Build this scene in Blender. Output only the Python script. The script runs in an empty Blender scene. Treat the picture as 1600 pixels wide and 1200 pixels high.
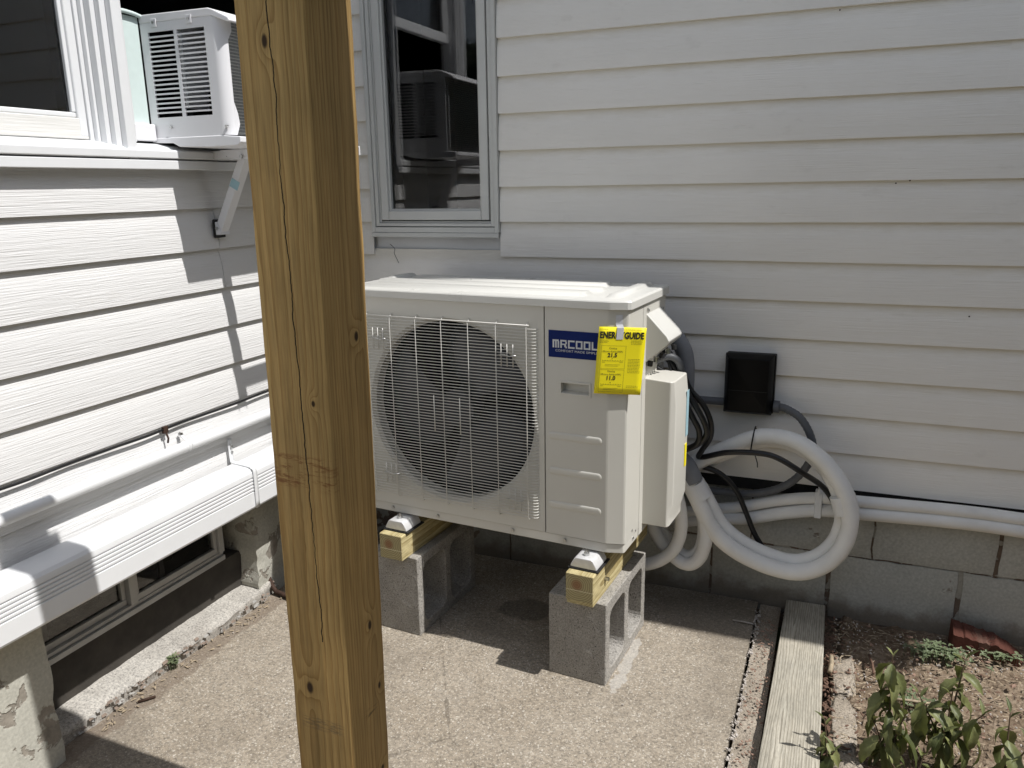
import bpy, bmesh, math, random
from mathutils import Vector, Matrix, noise
random.seed(7)
S = bpy.context.scene
COL = S.collection
R = math.radians

# ------------------------------------------------------------------ camera, sky, sun, exposure
cam_d = bpy.data.cameras.new('camera'); cam = bpy.data.objects.new('camera', cam_d); COL.objects.link(cam)
cam_d.sensor_width = 36; cam_d.lens = 36 * 1249.0 / 1600; cam_d.clip_start = .02; cam_d.clip_end = 500
rx = Vector((0.92636136, 0.37626851, -0.01663239)); uy = Vector((-0.07593611, 0.2298413, 0.97026114)); fw = Vector((-0.36890153, 0.89754943, -0.24148847))
m3 = Matrix((rx, uy, -fw)).transposed()
cam.matrix_world = Matrix.Translation((1.8567, -2.7809, 1.51)) @ m3.to_4x4()
S.camera = cam

SUN = Vector((1.0, -.075, 1.523)).normalized()          # direction towards the sun
w = bpy.data.worlds.new('World'); S.world = w; w.use_nodes = True
wn = w.node_tree; bg = wn.nodes['Background']
sky = wn.nodes.new('ShaderNodeTexSky'); sky.sky_type = 'NISHITA'; sky.sun_disc = False
sky.sun_elevation = math.asin(SUN.z); sky.sun_rotation = math.atan2(SUN.x, SUN.y)
sky.air_density = .9; sky.dust_density = .6; sky.ozone_density = .2
hsv = wn.nodes.new('ShaderNodeHueSaturation'); hsv.inputs['Saturation'].default_value = .5      # sky colour desaturated to a paler blue
wn.links.new(sky.outputs[0], hsv.inputs['Color']); wn.links.new(hsv.outputs[0], bg.inputs[0]); bg.inputs[1].default_value = .15
sl = bpy.data.lights.new('sun', 'SUN'); sl.energy = 4.1; sl.angle = R(.53); sl.color = (1, .975, .94)
so = bpy.data.objects.new('sun', sl); COL.objects.link(so); so.location = (6, -1, 9)
so.rotation_euler = SUN.to_track_quat('Z', 'Y').to_euler()
S.view_settings.view_transform = 'Standard'; S.view_settings.look = 'None'
S.view_settings.gamma = 1; S.view_settings.exposure = 0.27; S.view_settings.use_curve_mapping = False
S.render.resolution_x = 1024; S.render.resolution_y = 768
try: S.cycles.max_bounces = 7; S.cycles.transmission_bounces = 7; S.cycles.diffuse_bounces = 3; S.cycles.glossy_bounces = 4; S.cycles.caustics_refractive = False; S.cycles.caustics_reflective = False
except Exception: pass

# ------------------------------------------------------------------ helpers
ORG = {}
def empty(name, loc, rz=0.0, frame=False):
    o = bpy.data.objects.new(name, None); COL.objects.link(o); o.location = loc; o.rotation_euler = (0, 0, rz)
    o.empty_display_size = .05
    ORG[o.name] = Vector((0, 0, 0)) if frame else Vector(loc)
    return o
def tag(o, label=None, cat=None, group=None, kind=None):
    if label: o['label'] = label
    if cat: o['category'] = cat
    if group: o['group'] = group
    if kind: o['kind'] = kind
    return o
def setpar(o, parent):
    if parent is not None: o.parent = parent
class MB:
    def __init__(s): s.v = []; s.f = []
    def box(s, x0, x1, y0, y1, z0, z1):
        n = len(s.v)
        s.v += [(x0,y0,z0),(x1,y0,z0),(x1,y1,z0),(x0,y1,z0),(x0,y0,z1),(x1,y0,z1),(x1,y1,z1),(x0,y1,z1)]
        s.f += [(n,n+3,n+2,n+1),(n+4,n+5,n+6,n+7),(n,n+1,n+5,n+4),(n+1,n+2,n+6,n+5),(n+2,n+3,n+7,n+6),(n+3,n,n+4,n+7)]
        return s
    def prism(s, prof, axis, a, b, seg=1):
        """closed 2-D profile pulled along an axis; profile coords are the two other axes in order"""
        m = len(prof); n = len(s.v)
        for k in range(seg + 1):
            t = a + (b - a) * k / seg
            for p, q in prof:
                s.v.append((t, p, q) if axis == 'x' else (p, t, q) if axis == 'y' else (p, q, t))
        for k in range(seg):
            for i in range(m):
                j = (i + 1) % m
                s.f.append((n+k*m+i, n+k*m+j, n+(k+1)*m+j, n+(k+1)*m+i))
        s.f.append(tuple(n + i for i in reversed(range(m)))); s.f.append(tuple(n + seg*m + i for i in range(m)))
        return s
    def quad(s, *p):
        n = len(s.v); s.v += [tuple(q) for q in p]; s.f.append(tuple(range(n, n + len(p)))); return s
    def tube(s, path, r, n=10, caps=True, rfun=None):
        P = [Vector(p) for p in path]; base = len(s.v); up = None
        for i, p in enumerate(P):
            t = (P[min(i+1, len(P)-1)] - P[max(i-1, 0)]).normalized()
            if up is None:
                up = Vector((0, 0, 1)) if abs(t.z) < .9 else Vector((1, 0, 0))
            side = t.cross(up).normalized(); up = side.cross(t).normalized()
            rr = rfun(i / (len(P) - 1)) * r if rfun else r
            for k in range(n):
                a = 2 * math.pi * k / n; s.v.append(tuple(p + (side * math.cos(a) + up * math.sin(a)) * rr))
        for i in range(len(P) - 1):
            for k in range(n):
                j = (k + 1) % n
                s.f.append((base+i*n+k, base+i*n+j, base+(i+1)*n+j, base+(i+1)*n+k))
        if caps:
            s.f.append(tuple(base + k for k in reversed(range(n)))); s.f.append(tuple(base + (len(P)-1)*n + k for k in range(n)))
        return s
    def add(s, o):
        n = len(s.v); s.v += o.v; s.f += [tuple(i + n for i in f) for f in o.f]; return s
    def xf(s, fn): s.v = [tuple(fn(Vector(p))) for p in s.v]; return s
    def build(s, name, mat, parent=None, bevel=0, seg=2, smooth=False, auto=None):
        xs, ys, zs = zip(*s.v)
        c = Vector(((min(xs)+max(xs))/2, (min(ys)+max(ys))/2, min(zs)))
        me = bpy.data.meshes.new(name); me.from_pydata([tuple(Vector(p) - c) for p in s.v], [], s.f); me.update()
        bm = bmesh.new(); bm.from_mesh(me); bmesh.ops.recalc_face_normals(bm, faces=bm.faces); bm.to_mesh(me); bm.free()
        if mat: me.materials.append(mat)
        o = bpy.data.objects.new(name, me); COL.objects.link(o); ORG[o.name] = c
        setpar(o, parent); o.location = c - (ORG[parent.name] if parent else Vector((0, 0, 0)))
        if smooth or bevel:
            for p in me.polygons: p.use_smooth = True
            if not smooth: auto = auto or 35
        if bevel:
            b = o.modifiers.new('bevel', 'BEVEL'); b.width = bevel; b.segments = seg; b.limit_method = 'ANGLE'; b.angle_limit = R(35)
            b.harden_normals = True
        elif auto:
            for e in me.edges: pass
            bm = bmesh.new(); bm.from_mesh(me)
            for e in bm.edges:
                if len(e.link_faces) == 2 and e.calc_face_angle(0) > R(auto): e.smooth = False
            bm.to_mesh(me); bm.free()
        return o
def dupe(o, name, loc, parent=None, rot=None):
    """copy of one mesh object sharing its data, placed at a frame position"""
    c = o.copy(); c.name = name; COL.objects.link(c); c.parent = parent
    ORG[c.name] = Vector(loc); c.location = Vector(loc) - (ORG[parent.name] if parent else Vector((0, 0, 0)))
    if rot is not None: c.rotation_euler = rot
    return c
def spline(pts, n=8):
    P = [Vector(p) for p in pts]; out = []
    for i in range(len(P) - 1):
        p0, p1, p2, p3 = P[max(i-1, 0)], P[i], P[i+1], P[min(i+2, len(P)-1)]
        for k in range(n):
            t = k / n
            out.append(.5*((2*p1)+(p2-p0)*t+(2*p0-5*p1+4*p2-p3)*t*t+(3*p1-p0-3*p2+p3)*t**3))
    out.append(P[-1]); return out
def box(name, mat, parent, x0, x1, y0, y1, z0, z1, bevel=0, seg=2):
    return MB().box(x0, x1, y0, y1, z0, z1).build(name, mat, parent, bevel, seg)
def cyl(path, r, n=12): return MB().tube(path, r, n)

# ------------------------------------------------------------------ materials
def newmat(name, col=(.5,.5,.5), rough=.6, metal=0, spec=None):
    m = bpy.data.materials.new(name); m.use_nodes = True; nt = m.node_tree; b = nt.nodes['Principled BSDF']
    b.inputs['Base Color'].default_value = (*col, 1); b.inputs['Roughness'].default_value = rough; b.inputs['Metallic'].default_value = metal
    if spec is not None: b.inputs['Specular IOR Level'].default_value = spec
    return m, nt, b
class NT:
    def __init__(s, nt): s.nt = nt
    def n(s, t, **k):
        x = s.nt.nodes.new(t)
        for a, b in k.items(): setattr(x, a, b)
        return x
    def l(s, a, b): s.nt.links.new(a, b)
    def val(s, sock, v):
        if hasattr(v, 'is_output') or isinstance(v, bpy.types.NodeSocket): s.l(v, sock)
        else: sock.default_value = v
    def math(s, op, a, b=None, c=None, clamp=False):
        x = s.n('ShaderNodeMath', operation=op); x.use_clamp = clamp
        s.val(x.inputs[0], a)
        if b is not None: s.val(x.inputs[1], b)
        if c is not None: s.val(x.inputs[2], c)
        return x.outputs[0]
    def coord(s, scale=(1,1,1), rnd=0):
        c = s.n('ShaderNodeTexCoord'); mp = s.n('ShaderNodeMapping'); mp.inputs['Scale'].default_value = scale
        s.l(c.outputs['Object'], mp.inputs['Vector'])
        if rnd:
            oi = s.n('ShaderNodeObjectInfo'); cb = s.n('ShaderNodeCombineXYZ'); q = s.math('MULTIPLY', oi.outputs['Random'], rnd)
            for i in range(3): s.l(q, cb.inputs[i])
            s.l(cb.outputs[0], mp.inputs['Location'])
        return mp.outputs[0]
    def xyz(s):
        c = s.n('ShaderNodeTexCoord'); x = s.n('ShaderNodeSeparateXYZ'); s.l(c.outputs['Object'], x.inputs[0]); return x.outputs
    def noise(s, vec, scale, detail=4, rough=.55, dist=0):
        x = s.n('ShaderNodeTexNoise'); s.l(vec, x.inputs['Vector']); x.inputs['Scale'].default_value = scale
        x.inputs['Detail'].default_value = detail; x.inputs['Roughness'].default_value = rough; x.inputs['Distortion'].default_value = dist
        return x.outputs['Fac']
    def voro(s, vec, scale, feature='F1', out='Distance'):
        x = s.n('ShaderNodeTexVoronoi', feature=feature); s.l(vec, x.inputs['Vector']); x.inputs['Scale'].default_value = scale
        return x.outputs[out]
    def ramp(s, fac, stops, interp='LINEAR'):
        x = s.n('ShaderNodeValToRGB'); s.l(fac, x.inputs[0]); cr = x.color_ramp; cr.interpolation = interp
        while len(cr.elements) > 1: cr.elements.remove(cr.elements[-1])
        for i, (p, c) in enumerate(stops):
            e = cr.elements[0] if i == 0 else cr.elements.new(p)
            e.position = p; e.color = (*c, 1) if len(c) == 3 else c
        return x.outputs[0]
    def sstep(s, v, a, b):
        x = s.n('ShaderNodeMapRange'); x.interpolation_type = 'SMOOTHSTEP'; s.l(v, x.inputs[0])
        x.inputs[1].default_value = a; x.inputs[2].default_value = b; return x.outputs[0]
    def mix(s, fac, a, b, mode='MIX'):
        x = s.n('ShaderNodeMix', data_type='RGBA', blend_type=mode); s.val(x.inputs[0], fac)
        for i, q in ((6, a), (7, b)):
            if isinstance(q, tuple): x.inputs[i].default_value = (*q, 1)
            else: s.l(q, x.inputs[i])
        return x.outputs[2]
    def bump(s, h, strength, dist, bsdf, prev=None):
        x = s.n('ShaderNodeBump'); x.inputs['Strength'].default_value = strength; x.inputs['Distance'].default_value = dist
        s.l(h, x.inputs['Height'])
        if prev is not None: s.l(prev, x.inputs['Normal'])
        s.l(x.outputs[0], bsdf.inputs['Normal']); return x.outputs[0]
def plain(name, col, rough=.5, metal=0, var=.06, nscale=30, bump=0, spec=None):
    m, nt, b = newmat(name, col, rough, metal, spec); t = NT(nt); v = t.coord()
    f = t.noise(v, nscale, 5)
    t.l(t.ramp(f, [(.25, tuple(c*(1-var) for c in col)), (.75, tuple(min(1, c*(1+var)) for c in col))]), b.inputs['Base Color'])
    g = t.noise(v, 6, 3); t.l(t.math('MULTIPLY_ADD', g, .2, rough - .1), b.inputs['Roughness'])
    if bump: t.bump(t.noise(v, nscale * 6, 4), .6, bump, b)
    return m
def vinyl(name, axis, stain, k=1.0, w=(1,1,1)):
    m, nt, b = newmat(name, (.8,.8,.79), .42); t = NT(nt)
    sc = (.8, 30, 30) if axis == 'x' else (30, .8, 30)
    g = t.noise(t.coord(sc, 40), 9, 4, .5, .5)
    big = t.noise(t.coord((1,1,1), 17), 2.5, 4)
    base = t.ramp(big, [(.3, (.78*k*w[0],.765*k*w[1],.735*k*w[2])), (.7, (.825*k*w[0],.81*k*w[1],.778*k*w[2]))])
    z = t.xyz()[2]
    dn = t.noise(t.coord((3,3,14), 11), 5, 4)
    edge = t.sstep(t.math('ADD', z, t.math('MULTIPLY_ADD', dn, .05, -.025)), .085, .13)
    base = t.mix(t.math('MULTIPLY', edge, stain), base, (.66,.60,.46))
    sm = t.sstep(t.noise(t.coord((2.2,2.2,5), 23), 3.1, 6, .65), .60, .74)
    base = t.mix(t.math('MULTIPLY', sm, .14), base, (.50,.46,.40))
    t.l(base, b.inputs['Base Color'])
    t.bump(g, 1.0, .0022 if axis == 'y' else .0014, b)
    return m
def concrete(name, c0, c1, spec_col=(.55,.53,.5), sc=1.0, pit=.5, speck=.35, bumpd=.002, stain=None, fleck=None):
    m, nt, b = newmat(name, c0, .9, spec=.2); t = NT(nt); v = t.coord((1,1,1))
    big = t.noise(v, 2.2*sc, 5, .62); mid = t.noise(v, 14*sc, 4, .65); fine = t.noise(v, 130*sc, 3, .7)
    col = t.ramp(t.math('ADD', t.math('MULTIPLY', big, .55), t.math('MULTIPLY', mid, .45)), [(.34, c0), (.62, c1)])
    col = t.mix(.5, col, t.ramp(fine, [(.3, (.12,.12,.12)), (.62, (.9,.88,.84))]), 'OVERLAY')
    vc = t.n('ShaderNodeTexVoronoi'); t.l(v, vc.inputs['Vector']); vc.inputs['Scale'].default_value = 120*sc
    sp = t.math('MULTIPLY', t.math('LESS_THAN', vc.outputs['Distance'], .33), t.math('GREATER_THAN', t.noise(v, 63*sc, 2), .56))
    col = t.mix(t.math('MULTIPLY', sp, speck), col, spec_col)
    vp = t.voro(v, 85*sc); pits = t.math('MULTIPLY', t.math('LESS_THAN', vp, .22), t.math('GREATER_THAN', t.noise(v, 41*sc, 2), .54))
    col = t.mix(t.math('MULTIPLY', pits, pit), col, (.035,.032,.028))
    if fleck:
        for (fs, thr, rad, amt) in fleck:                          # exposed pale aggregate
            dn = t.n('ShaderNodeTexNoise'); t.l(v, dn.inputs['Vector']); dn.inputs['Scale'].default_value = fs*.9; dn.inputs['Detail'].default_value = 2
            mx = t.n('ShaderNodeMix', data_type='VECTOR'); mx.inputs[0].default_value = .55/fs; t.l(v, mx.inputs[4]); t.l(dn.outputs['Color'], mx.inputs[5])
            fv = t.n('ShaderNodeTexVoronoi'); t.l(mx.outputs[1], fv.inputs['Vector']); fv.inputs['Scale'].default_value = fs
            sx_ = t.n('ShaderNodeSeparateColor'); t.l(fv.outputs['Color'], sx_.inputs[0])
            k_ = t.math('MULTIPLY', t.sstep(fv.outputs['Distance'], rad, rad*.6), t.math('GREATER_THAN', sx_.outputs[0], thr))
            col = t.mix(t.math('MULTIPLY', k_, amt), col, t.ramp(sx_.outputs[1], [(0, (.50,.44,.36)), (1, (.80,.76,.68))]))
    if stain: col = stain(t, col)
    t.l(col, b.inputs['Base Color'])
    h = t.math('SUBTRACT', fine, t.math('MULTIPLY', pits, .9))
    t.bump(h, .9, bumpd, b)
    return m
def wood(name, dark, light, axis='z', ring=55, rough=.75, knots=(), wav=.02, grey=None, lo=.25, hi=.75, bumpd=.0008, crack=None, marks=(), zst=.12, con=.32):
    m, nt, b = newmat(name, light, rough, spec=.3); t = NT(nt)
    c = t.n('ShaderNodeTexCoord'); sx = t.n('ShaderNodeSeparateXYZ'); t.l(c.outputs['Object'], sx.inputs[0])
    X, Y, Z = sx.outputs
    if axis == 'x': X, Y, Z = Y, Z, X
    elif axis == 'y': X, Y, Z = X, Z, Y
    cb = t.n('ShaderNodeCombineXYZ'); t.l(X, cb.inputs[0]); t.l(Y, cb.inputs[1]); t.l(t.math('MULTIPLY', Z, zst), cb.inputs[2])
    vec = cb.outputs[0]
    dis = t.noise(vec, 7, 3); dis2 = t.noise(vec, 30, 3)
    kfac = None; push = None
    for (face, a0, z0, ra, rz) in knots:                      # knots: bend the grain and darken a core
        A = X if face in 'fb' else Y; other = Y if face in 'fb' else X
        da = t.math('DIVIDE', t.math('SUBTRACT', A, a0), ra); dz = t.math('DIVIDE', t.math('SUBTRACT', Z, z0), rz)
        d2 = t.math('ADD', t.math('MULTIPLY', da, da), t.math('MULTIPLY', dz, dz))
        on = t.math('LESS_THAN' if face in 'fl' else 'GREATER_THAN', other, -.055 if face in 'fl' else .055)
        core = t.math('MULTIPLY', t.sstep(d2, 1.6, .3), on)
        kfac = core if kfac is None else t.math('MAXIMUM', kfac, core)
        g = t.math('MULTIPLY', t.math('POWER', 2.718, t.math('MULTIPLY', d2, -.12)), .013)
        g = t.math('MULTIPLY', g, on)
        push = g if push is None else t.math('ADD', push, g)
    rad = t.math('SQRT', t.math('ADD', t.math('POWER', t.math('ADD', X, .021), 2), t.math('POWER', t.math('ADD', Y, -.035), 2)))
    rad = t.math('ADD', rad, t.math('MULTIPLY', dis, wav*2)); rad = t.math('ADD', rad, t.math('MULTIPLY', dis2, wav*.12))
    if push is not None: rad = t.math('ADD', rad, push)
    s = t.math('FRACT', t.math('MULTIPLY', rad, ring*2))
    s = t.math('POWER', s, 1.6)
    fine = t.noise(vec, 220, 3, .7)
    col = t.ramp(s, [(0, light), (.55, tuple(.6*l+.4*d for l, d in zip(light, dark))), (.93, dark), (1, light)])
    col = t.mix(.45, col, t.ramp(fine, [(.3, (.25,.25,.25)), (.7, (.75,.75,.75))]), 'OVERLAY')
    st0 = t.noise(vec, 26, 4, .65); col = t.mix(.45, col, t.ramp(st0, [(.3, (.34,.33,.31)), (.7, (.64,.64,.64))]), 'OVERLAY')
    bl = t.noise(t.coord(), 4, 5); col = t.mix(.5, col, t.ramp(bl, [(.3, (.36,.37,.36)), (.72, (.62,.60,.56))]), 'OVERLAY')
    h = fine
    if kfac is not None: col = t.mix(kfac, col, (.035,.018,.008))
    for (face, a0, a1, z0, z1, cc, st) in marks:
        A = X if face in 'fb' else Y; other = Y if face in 'fb' else X
        q = t.math('MULTIPLY', t.sstep(A, a0-.012, a0+.012), t.sstep(A, a1+.012, a1-.012))
        q = t.math('MULTIPLY', q, t.math('MULTIPLY', t.sstep(Z, z0-.006, z0+.006), t.sstep(Z, z1+.006, z1-.006)))
        q = t.math('MULTIPLY', q, t.math('LESS_THAN' if face in 'fl' else 'GREATER_THAN', other, -.055 if face in 'fl' else .055))
        sm = t.sstep(t.noise(t.coord((14,14,60)), 2.4, 5, .7), .46, .62)
        col = t.mix(t.math('MULTIPLY', t.math('MULTIPLY', q, sm), st), col, cc)
    if crack:
        (z0, z1, a0, a1, wd, cut) = crack
        wz = t.n('ShaderNodeCombineXYZ'); t.l(Z, wz.inputs[2]); wn_ = t.noise(wz.outputs[0], 5, 4); wn2 = t.noise(wz.outputs[0], 40, 3)
        tt = t.math('DIVIDE', t.math('SUBTRACT', Z, z0), z1 - z0)
        cx = t.math('ADD', t.math('MULTIPLY_ADD', tt, a1 - a0, a0), t.math('ADD', t.math('MULTIPLY_ADD', wn_, .024, -.012), t.math('MULTIPLY_ADD', wn2, .005, -.0025)))
        dd = t.math('ABSOLUTE', t.math('SUBTRACT', X, cx))
        wv = t.math('MULTIPLY', t.sstep(t.noise(wz.outputs[0], 3.3, 2), .30, .55), wd)
        k = t.math('MULTIPLY', t.math('LESS_THAN', dd, wv), t.math('LESS_THAN', Y, -.05))
        k = t.math('MULTIPLY', k, t.math('GREATER_THAN', Z, cut))
        col = t.mix(k, col, (.012,.008,.004)); h = t.math('SUBTRACT', h, t.math('MULTIPLY', k, 4))
    t.l(col, b.inputs['Base Color']); t.bump(h, .7, bumpd, b)
    return m
def leafmat(name, c0, c1):
    m, nt, b = newmat(name, c0, .5); t = NT(nt)
    oi = t.n('ShaderNodeObjectInfo'); col = t.ramp(oi.outputs['Random'], [(0, c0), (1, c1)])
    col = t.mix(.5, col, t.ramp(t.noise(t.coord(), 60, 4), [(.3, (.3,.3,.3)), (.7, (.65,.65,.65))]), 'OVERLAY')
    x, y, z = t.xyz(); vein = t.sstep(t.math('ABSOLUTE', x), .0016, .0006)
    col = t.mix(t.math('MULTIPLY', vein, .5), col, (.2,.26,.1)); t.l(col, b.inputs['Base Color'])
    t.bump(t.noise(t.coord((1,1,1)), 90, 3), .5, .0015, b)
    b.inputs['Subsurface Weight'].default_value = 0
    tr = t.n('ShaderNodeBsdfTranslucent'); tr.inputs[0].default_value = (.13,.16,.03,1)
    mx = t.n('ShaderNodeMixShader'); mx.inputs[0].default_value = .22
    out = nt.nodes['Material Output']; t.l(b.outputs[0], mx.inputs[1]); t.l(tr.outputs[0], mx.inputs[2]); t.l(mx.outputs[0], out.inputs[0])
    return m
def glassmat(name, tint=(1,1,1)):
    m, nt, b = newmat(name, tint, .0); b.inputs['Transmission Weight'].default_value = 1; b.inputs['IOR'].default_value = 1.5
    t = NT(nt); t.bump(t.noise(t.coord((1,1,1)), 3.0, 2), .02, .01, b)
    g = t.noise(t.coord((2,2,2)), 5, 5); t.l(t.math('MULTIPLY', t.sstep(g, .5, .8), .03), b.inputs['Roughness'])
    return m
def peel(name, paint, bare, thr=.5, sc=6, an=(1,1,1), mud=0):
    """old paint flaking off masonry"""
    m, nt, b = newmat(name, paint, .85, spec=.2); t = NT(nt); v = t.coord(an, 9)
    n = t.noise(v, sc, 5, .62, .4); z = t.xyz()[2]
    k = t.sstep(n, thr, thr + .03)
    pc = t.mix(.35, t.ramp(t.noise(v, 3, 5), [(.3, tuple(.82*p for p in paint)), (.7, paint)]), t.ramp(t.noise(v, 120, 4), [(.3, (.3,.3,.3)), (.7, (.7,.7,.7))]), 'OVERLAY')
    bc = t.ramp(t.noise(v, 30, 6, .7), [(.3, tuple(.55*q for q in bare)), (.7, bare)])
    cc = t.mix(k, pc, bc)
    if mud:                                                        # rain-splashed earth along the bottom
        q = t.sstep(t.math('ADD', z, t.math('MULTIPLY_ADD', t.noise(v, 9, 5), .16, -.08)), .115, .045)
        cc = t.mix(t.math('MULTIPLY', q, .72), cc, (.15,.115,.08))
    t.l(cc, b.inputs['Base Color'])
    t.bump(t.math('ADD', t.math('MULTIPLY', k, -1.0), t.math('MULTIPLY', t.noise(v, 70, 3), .5)), .8, .003, b)
    return m

VIN_X = vinyl('vinyl_siding_rear', 'x', .36, 1.12, (1, .985, .96)); VIN_Y = vinyl('vinyl_siding_side', 'y', .06, .90, (.985, 1.0, 1.035))  # one siding, two tones: rear lifted and warmed against shade, side dimmed for sun
TRIM = plain('white_trim', (.725,.735,.745), .4, var=.03, nscale=12)
SASH = plain('cream_window_frame', (.66,.66,.63), .4, var=.04, nscale=9)
OLDWOOD = peel('weathered_white_sash', (.74,.73,.70), (.40,.37,.33), .58, 11, (1,.09,2.2))
GLASS = glassmat('window_glass')
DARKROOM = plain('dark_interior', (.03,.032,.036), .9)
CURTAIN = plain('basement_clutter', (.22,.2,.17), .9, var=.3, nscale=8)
PAINT = plain('ivory_cabinet_paint', (.62,.605,.55), .34, var=.02, nscale=5)
PAINT2 = plain('ivory_lid_paint', (.62,.615,.58), .3, var=.02, nscale=5)
WIRE = plain('ivory_wire', (.60,.59,.55), .35, var=.03)
BLACKP = plain('black_plastic', (.003,.003,.0032), .5, var=.2, nscale=40, spec=.2)
FANP = plain('dark_fan_plastic', (.0025,.0028,.004), .5, var=.2, spec=.12)
FANB = plain('fan_blade_plastic', (.022,.024,.030), .4, var=.2)
COIL = plain('condenser_fins', (.008,.009,.011), .5, var=.3, nscale=90)
BLUE = plain('blue_badge', (.001,.014,.12), .4, var=.08, nscale=14, spec=.15)
SILVER = plain('silver_print', (.62,.64,.66), .35)
YELLOW = plain('yellow_card', (.93,.80,.008), .55, var=.03, nscale=6)
INK = plain('black_ink', (.015,.015,.013), .6)
STEEL = plain('zinc_screw', (.55,.55,.54), .3, 1.0, var=.15, nscale=200)
FOOTW = plain('galvanised_foot', (.72,.72,.72), .35, .25, var=.1, nscale=60)
RUBBER = plain('black_rubber', (.012,.012,.012), .7, var=.2)
CABLE = plain('black_cable', (.010,.010,.011), .38, var=.25, nscale=80)
GREYPVC = plain('grey_conduit', (.10,.105,.115), .5, var=.12)
FOAM = plain('white_line_insulation', (.82,.81,.78), .55, var=.07, nscale=11, bump=.0014)
TAPE = plain('white_tape', (.78,.78,.77), .45, var=.05)
GREYSLEEVE = plain('grey_sleeve', (.21,.22,.24), .55, var=.1)
ACWHITE = plain('white_ac_plastic', (.76,.76,.78), .38, var=.02, nscale=6)
MINT = plain('pale_mint_panel', (.62,.72,.70), .5, var=.04)
FIN = plain('aluminium_fins', (.30,.31,.31), .35, .8, var=.25, nscale=120)
TAR = plain('black_tar_flashing', (.012,.012,.012), .8, var=.4, nscale=25, bump=.001)
STEM = plain('brown_stem', (.11,.075,.045), .7, var=.3, nscale=60)
RUST = plain('rusty_iron', (.055,.03,.02), .8, .3, var=.4, nscale=70)
BLUETAG = plain('pale_blue_sticker', (.36,.55,.62), .5)
CLEARTAPE = plain('clear_tape', (.66,.67,.70), .18, var=.1, nscale=30)

def patio_stain(t, col):
    x, y, z = t.xyz()
    def blot(col, cx, cy, ra, rb, c, st, jag=.35):
        n = t.noise(t.coord(), 9, 5); 
        dx = t.math('DIVIDE', t.math('SUBTRACT', x, cx), ra); dy = t.math('DIVIDE', t.math('SUBTRACT', y, cy), rb)
        d = t.math('ADD', t.math('SQRT', t.math('ADD', t.math('MULTIPLY', dx, dx), t.math('MULTIPLY', dy, dy))), t.math('MULTIPLY_ADD', n, jag*2, -jag))
        return t.mix(t.math('MULTIPLY', t.sstep(d, 1.0, .8), st), col, c)
    PX, PY = PATC
    col = blot(col, .887-PX, -.335-PY, .10, .085, (.06,.054,.047), .5, .6)       # drip mark under the unit
    col = blot(col, 1.315-PX, -.50-PY, .022, .16, (.55,.54,.52), .4, 2.2)           # cement dust beside the block
    st_ = t.sstep(t.noise(t.coord(), 1.7, 5, .6, .6), .47, .66); col = t.mix(t.math('MULTIPLY', st_, .5), col, (.17,.145,.115))
    st2 = t.sstep(t.noise(t.coord((1,1,4)), 4.3, 5, .7), .55, .72); col = t.mix(t.math('MULTIPLY', st2, .22), col, (.40,.375,.33))
    vk = t.n('ShaderNodeTexVoronoi', feature='DISTANCE_TO_EDGE'); t.l(t.coord((.9,.7,1)), vk.inputs['Vector']); vk.inputs['Scale'].default_value = 1.1
    ck = t.math('LESS_THAN', t.math('ADD', vk.outputs['Distance'], t.math('MULTIPLY_ADD', t.noise(t.coord(), 22, 3), .03, -.015)), .0016); col = t.mix(t.math('MULTIPLY', ck, .45), col, (.09,.075,.06))
    col = blot(col, -.03-PX, -1.0-PY, .05, 1.2, (.16,.12,.09), .5, .9)           # dirt along the kerb
    return col
PATC = (.80, -2.0)
PATIO = concrete('patio_concrete', (.222,.190,.150), (.285,.252,.208), (.72,.68,.6), 1.0, .35, .3, .0022, patio_stain, ((75, .80, .30, .5), (120, .70, .36, .45), (190, .6, .4, .4)))
STRIP = concrete('rough_concrete_strip', (.21,.18,.145), (.34,.30,.25), (.6,.5,.42), 1.4, .6, .5, .004)
CURB = concrete('kerb_concrete', (.27,.255,.235), (.40,.385,.36), (.5,.5,.48), 1.2, .5, .12, .002)
CMU = concrete('grey_block_concrete', (.25,.24,.22), (.36,.345,.325), (.5,.49,.48), 1.5, .9, .3, .0045)
CMUP = peel('painted_foundation_block', (.50,.50,.46), (.30,.25,.20), .66, 4)
CMUD = peel('mud_splashed_foundation_block', (.50,.50,.46), (.30,.25,.20), .66, 4, mud=1)
MORTAR = peel('foundation_mortar', (.36,.345,.30), (.20,.15,.115), .48, 9)
PIER = peel('flaking_cream_paint', (.50,.49,.43), (.36,.325,.275), .58, 7)
WELL = plain('shade_dark_window_well', (.05,.044,.037), .95, var=.4, nscale=12, bump=.002)  # near-black colour stands in for the shade inside the window well
DIMVINYL = plain('aged_shade_dimmed_vinyl', (.46,.46,.45), .5, var=.15, nscale=14)  # aged white vinyl, greyed further to carry the shade of the basement recess
CHIP = peel('chipped_kerb_paint', (.36,.35,.33), (.27,.21,.17), .5, 16)
BRICKM = peel('red_brick', (.12,.046,.033), (.19,.10,.075), .56, 14)
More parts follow.
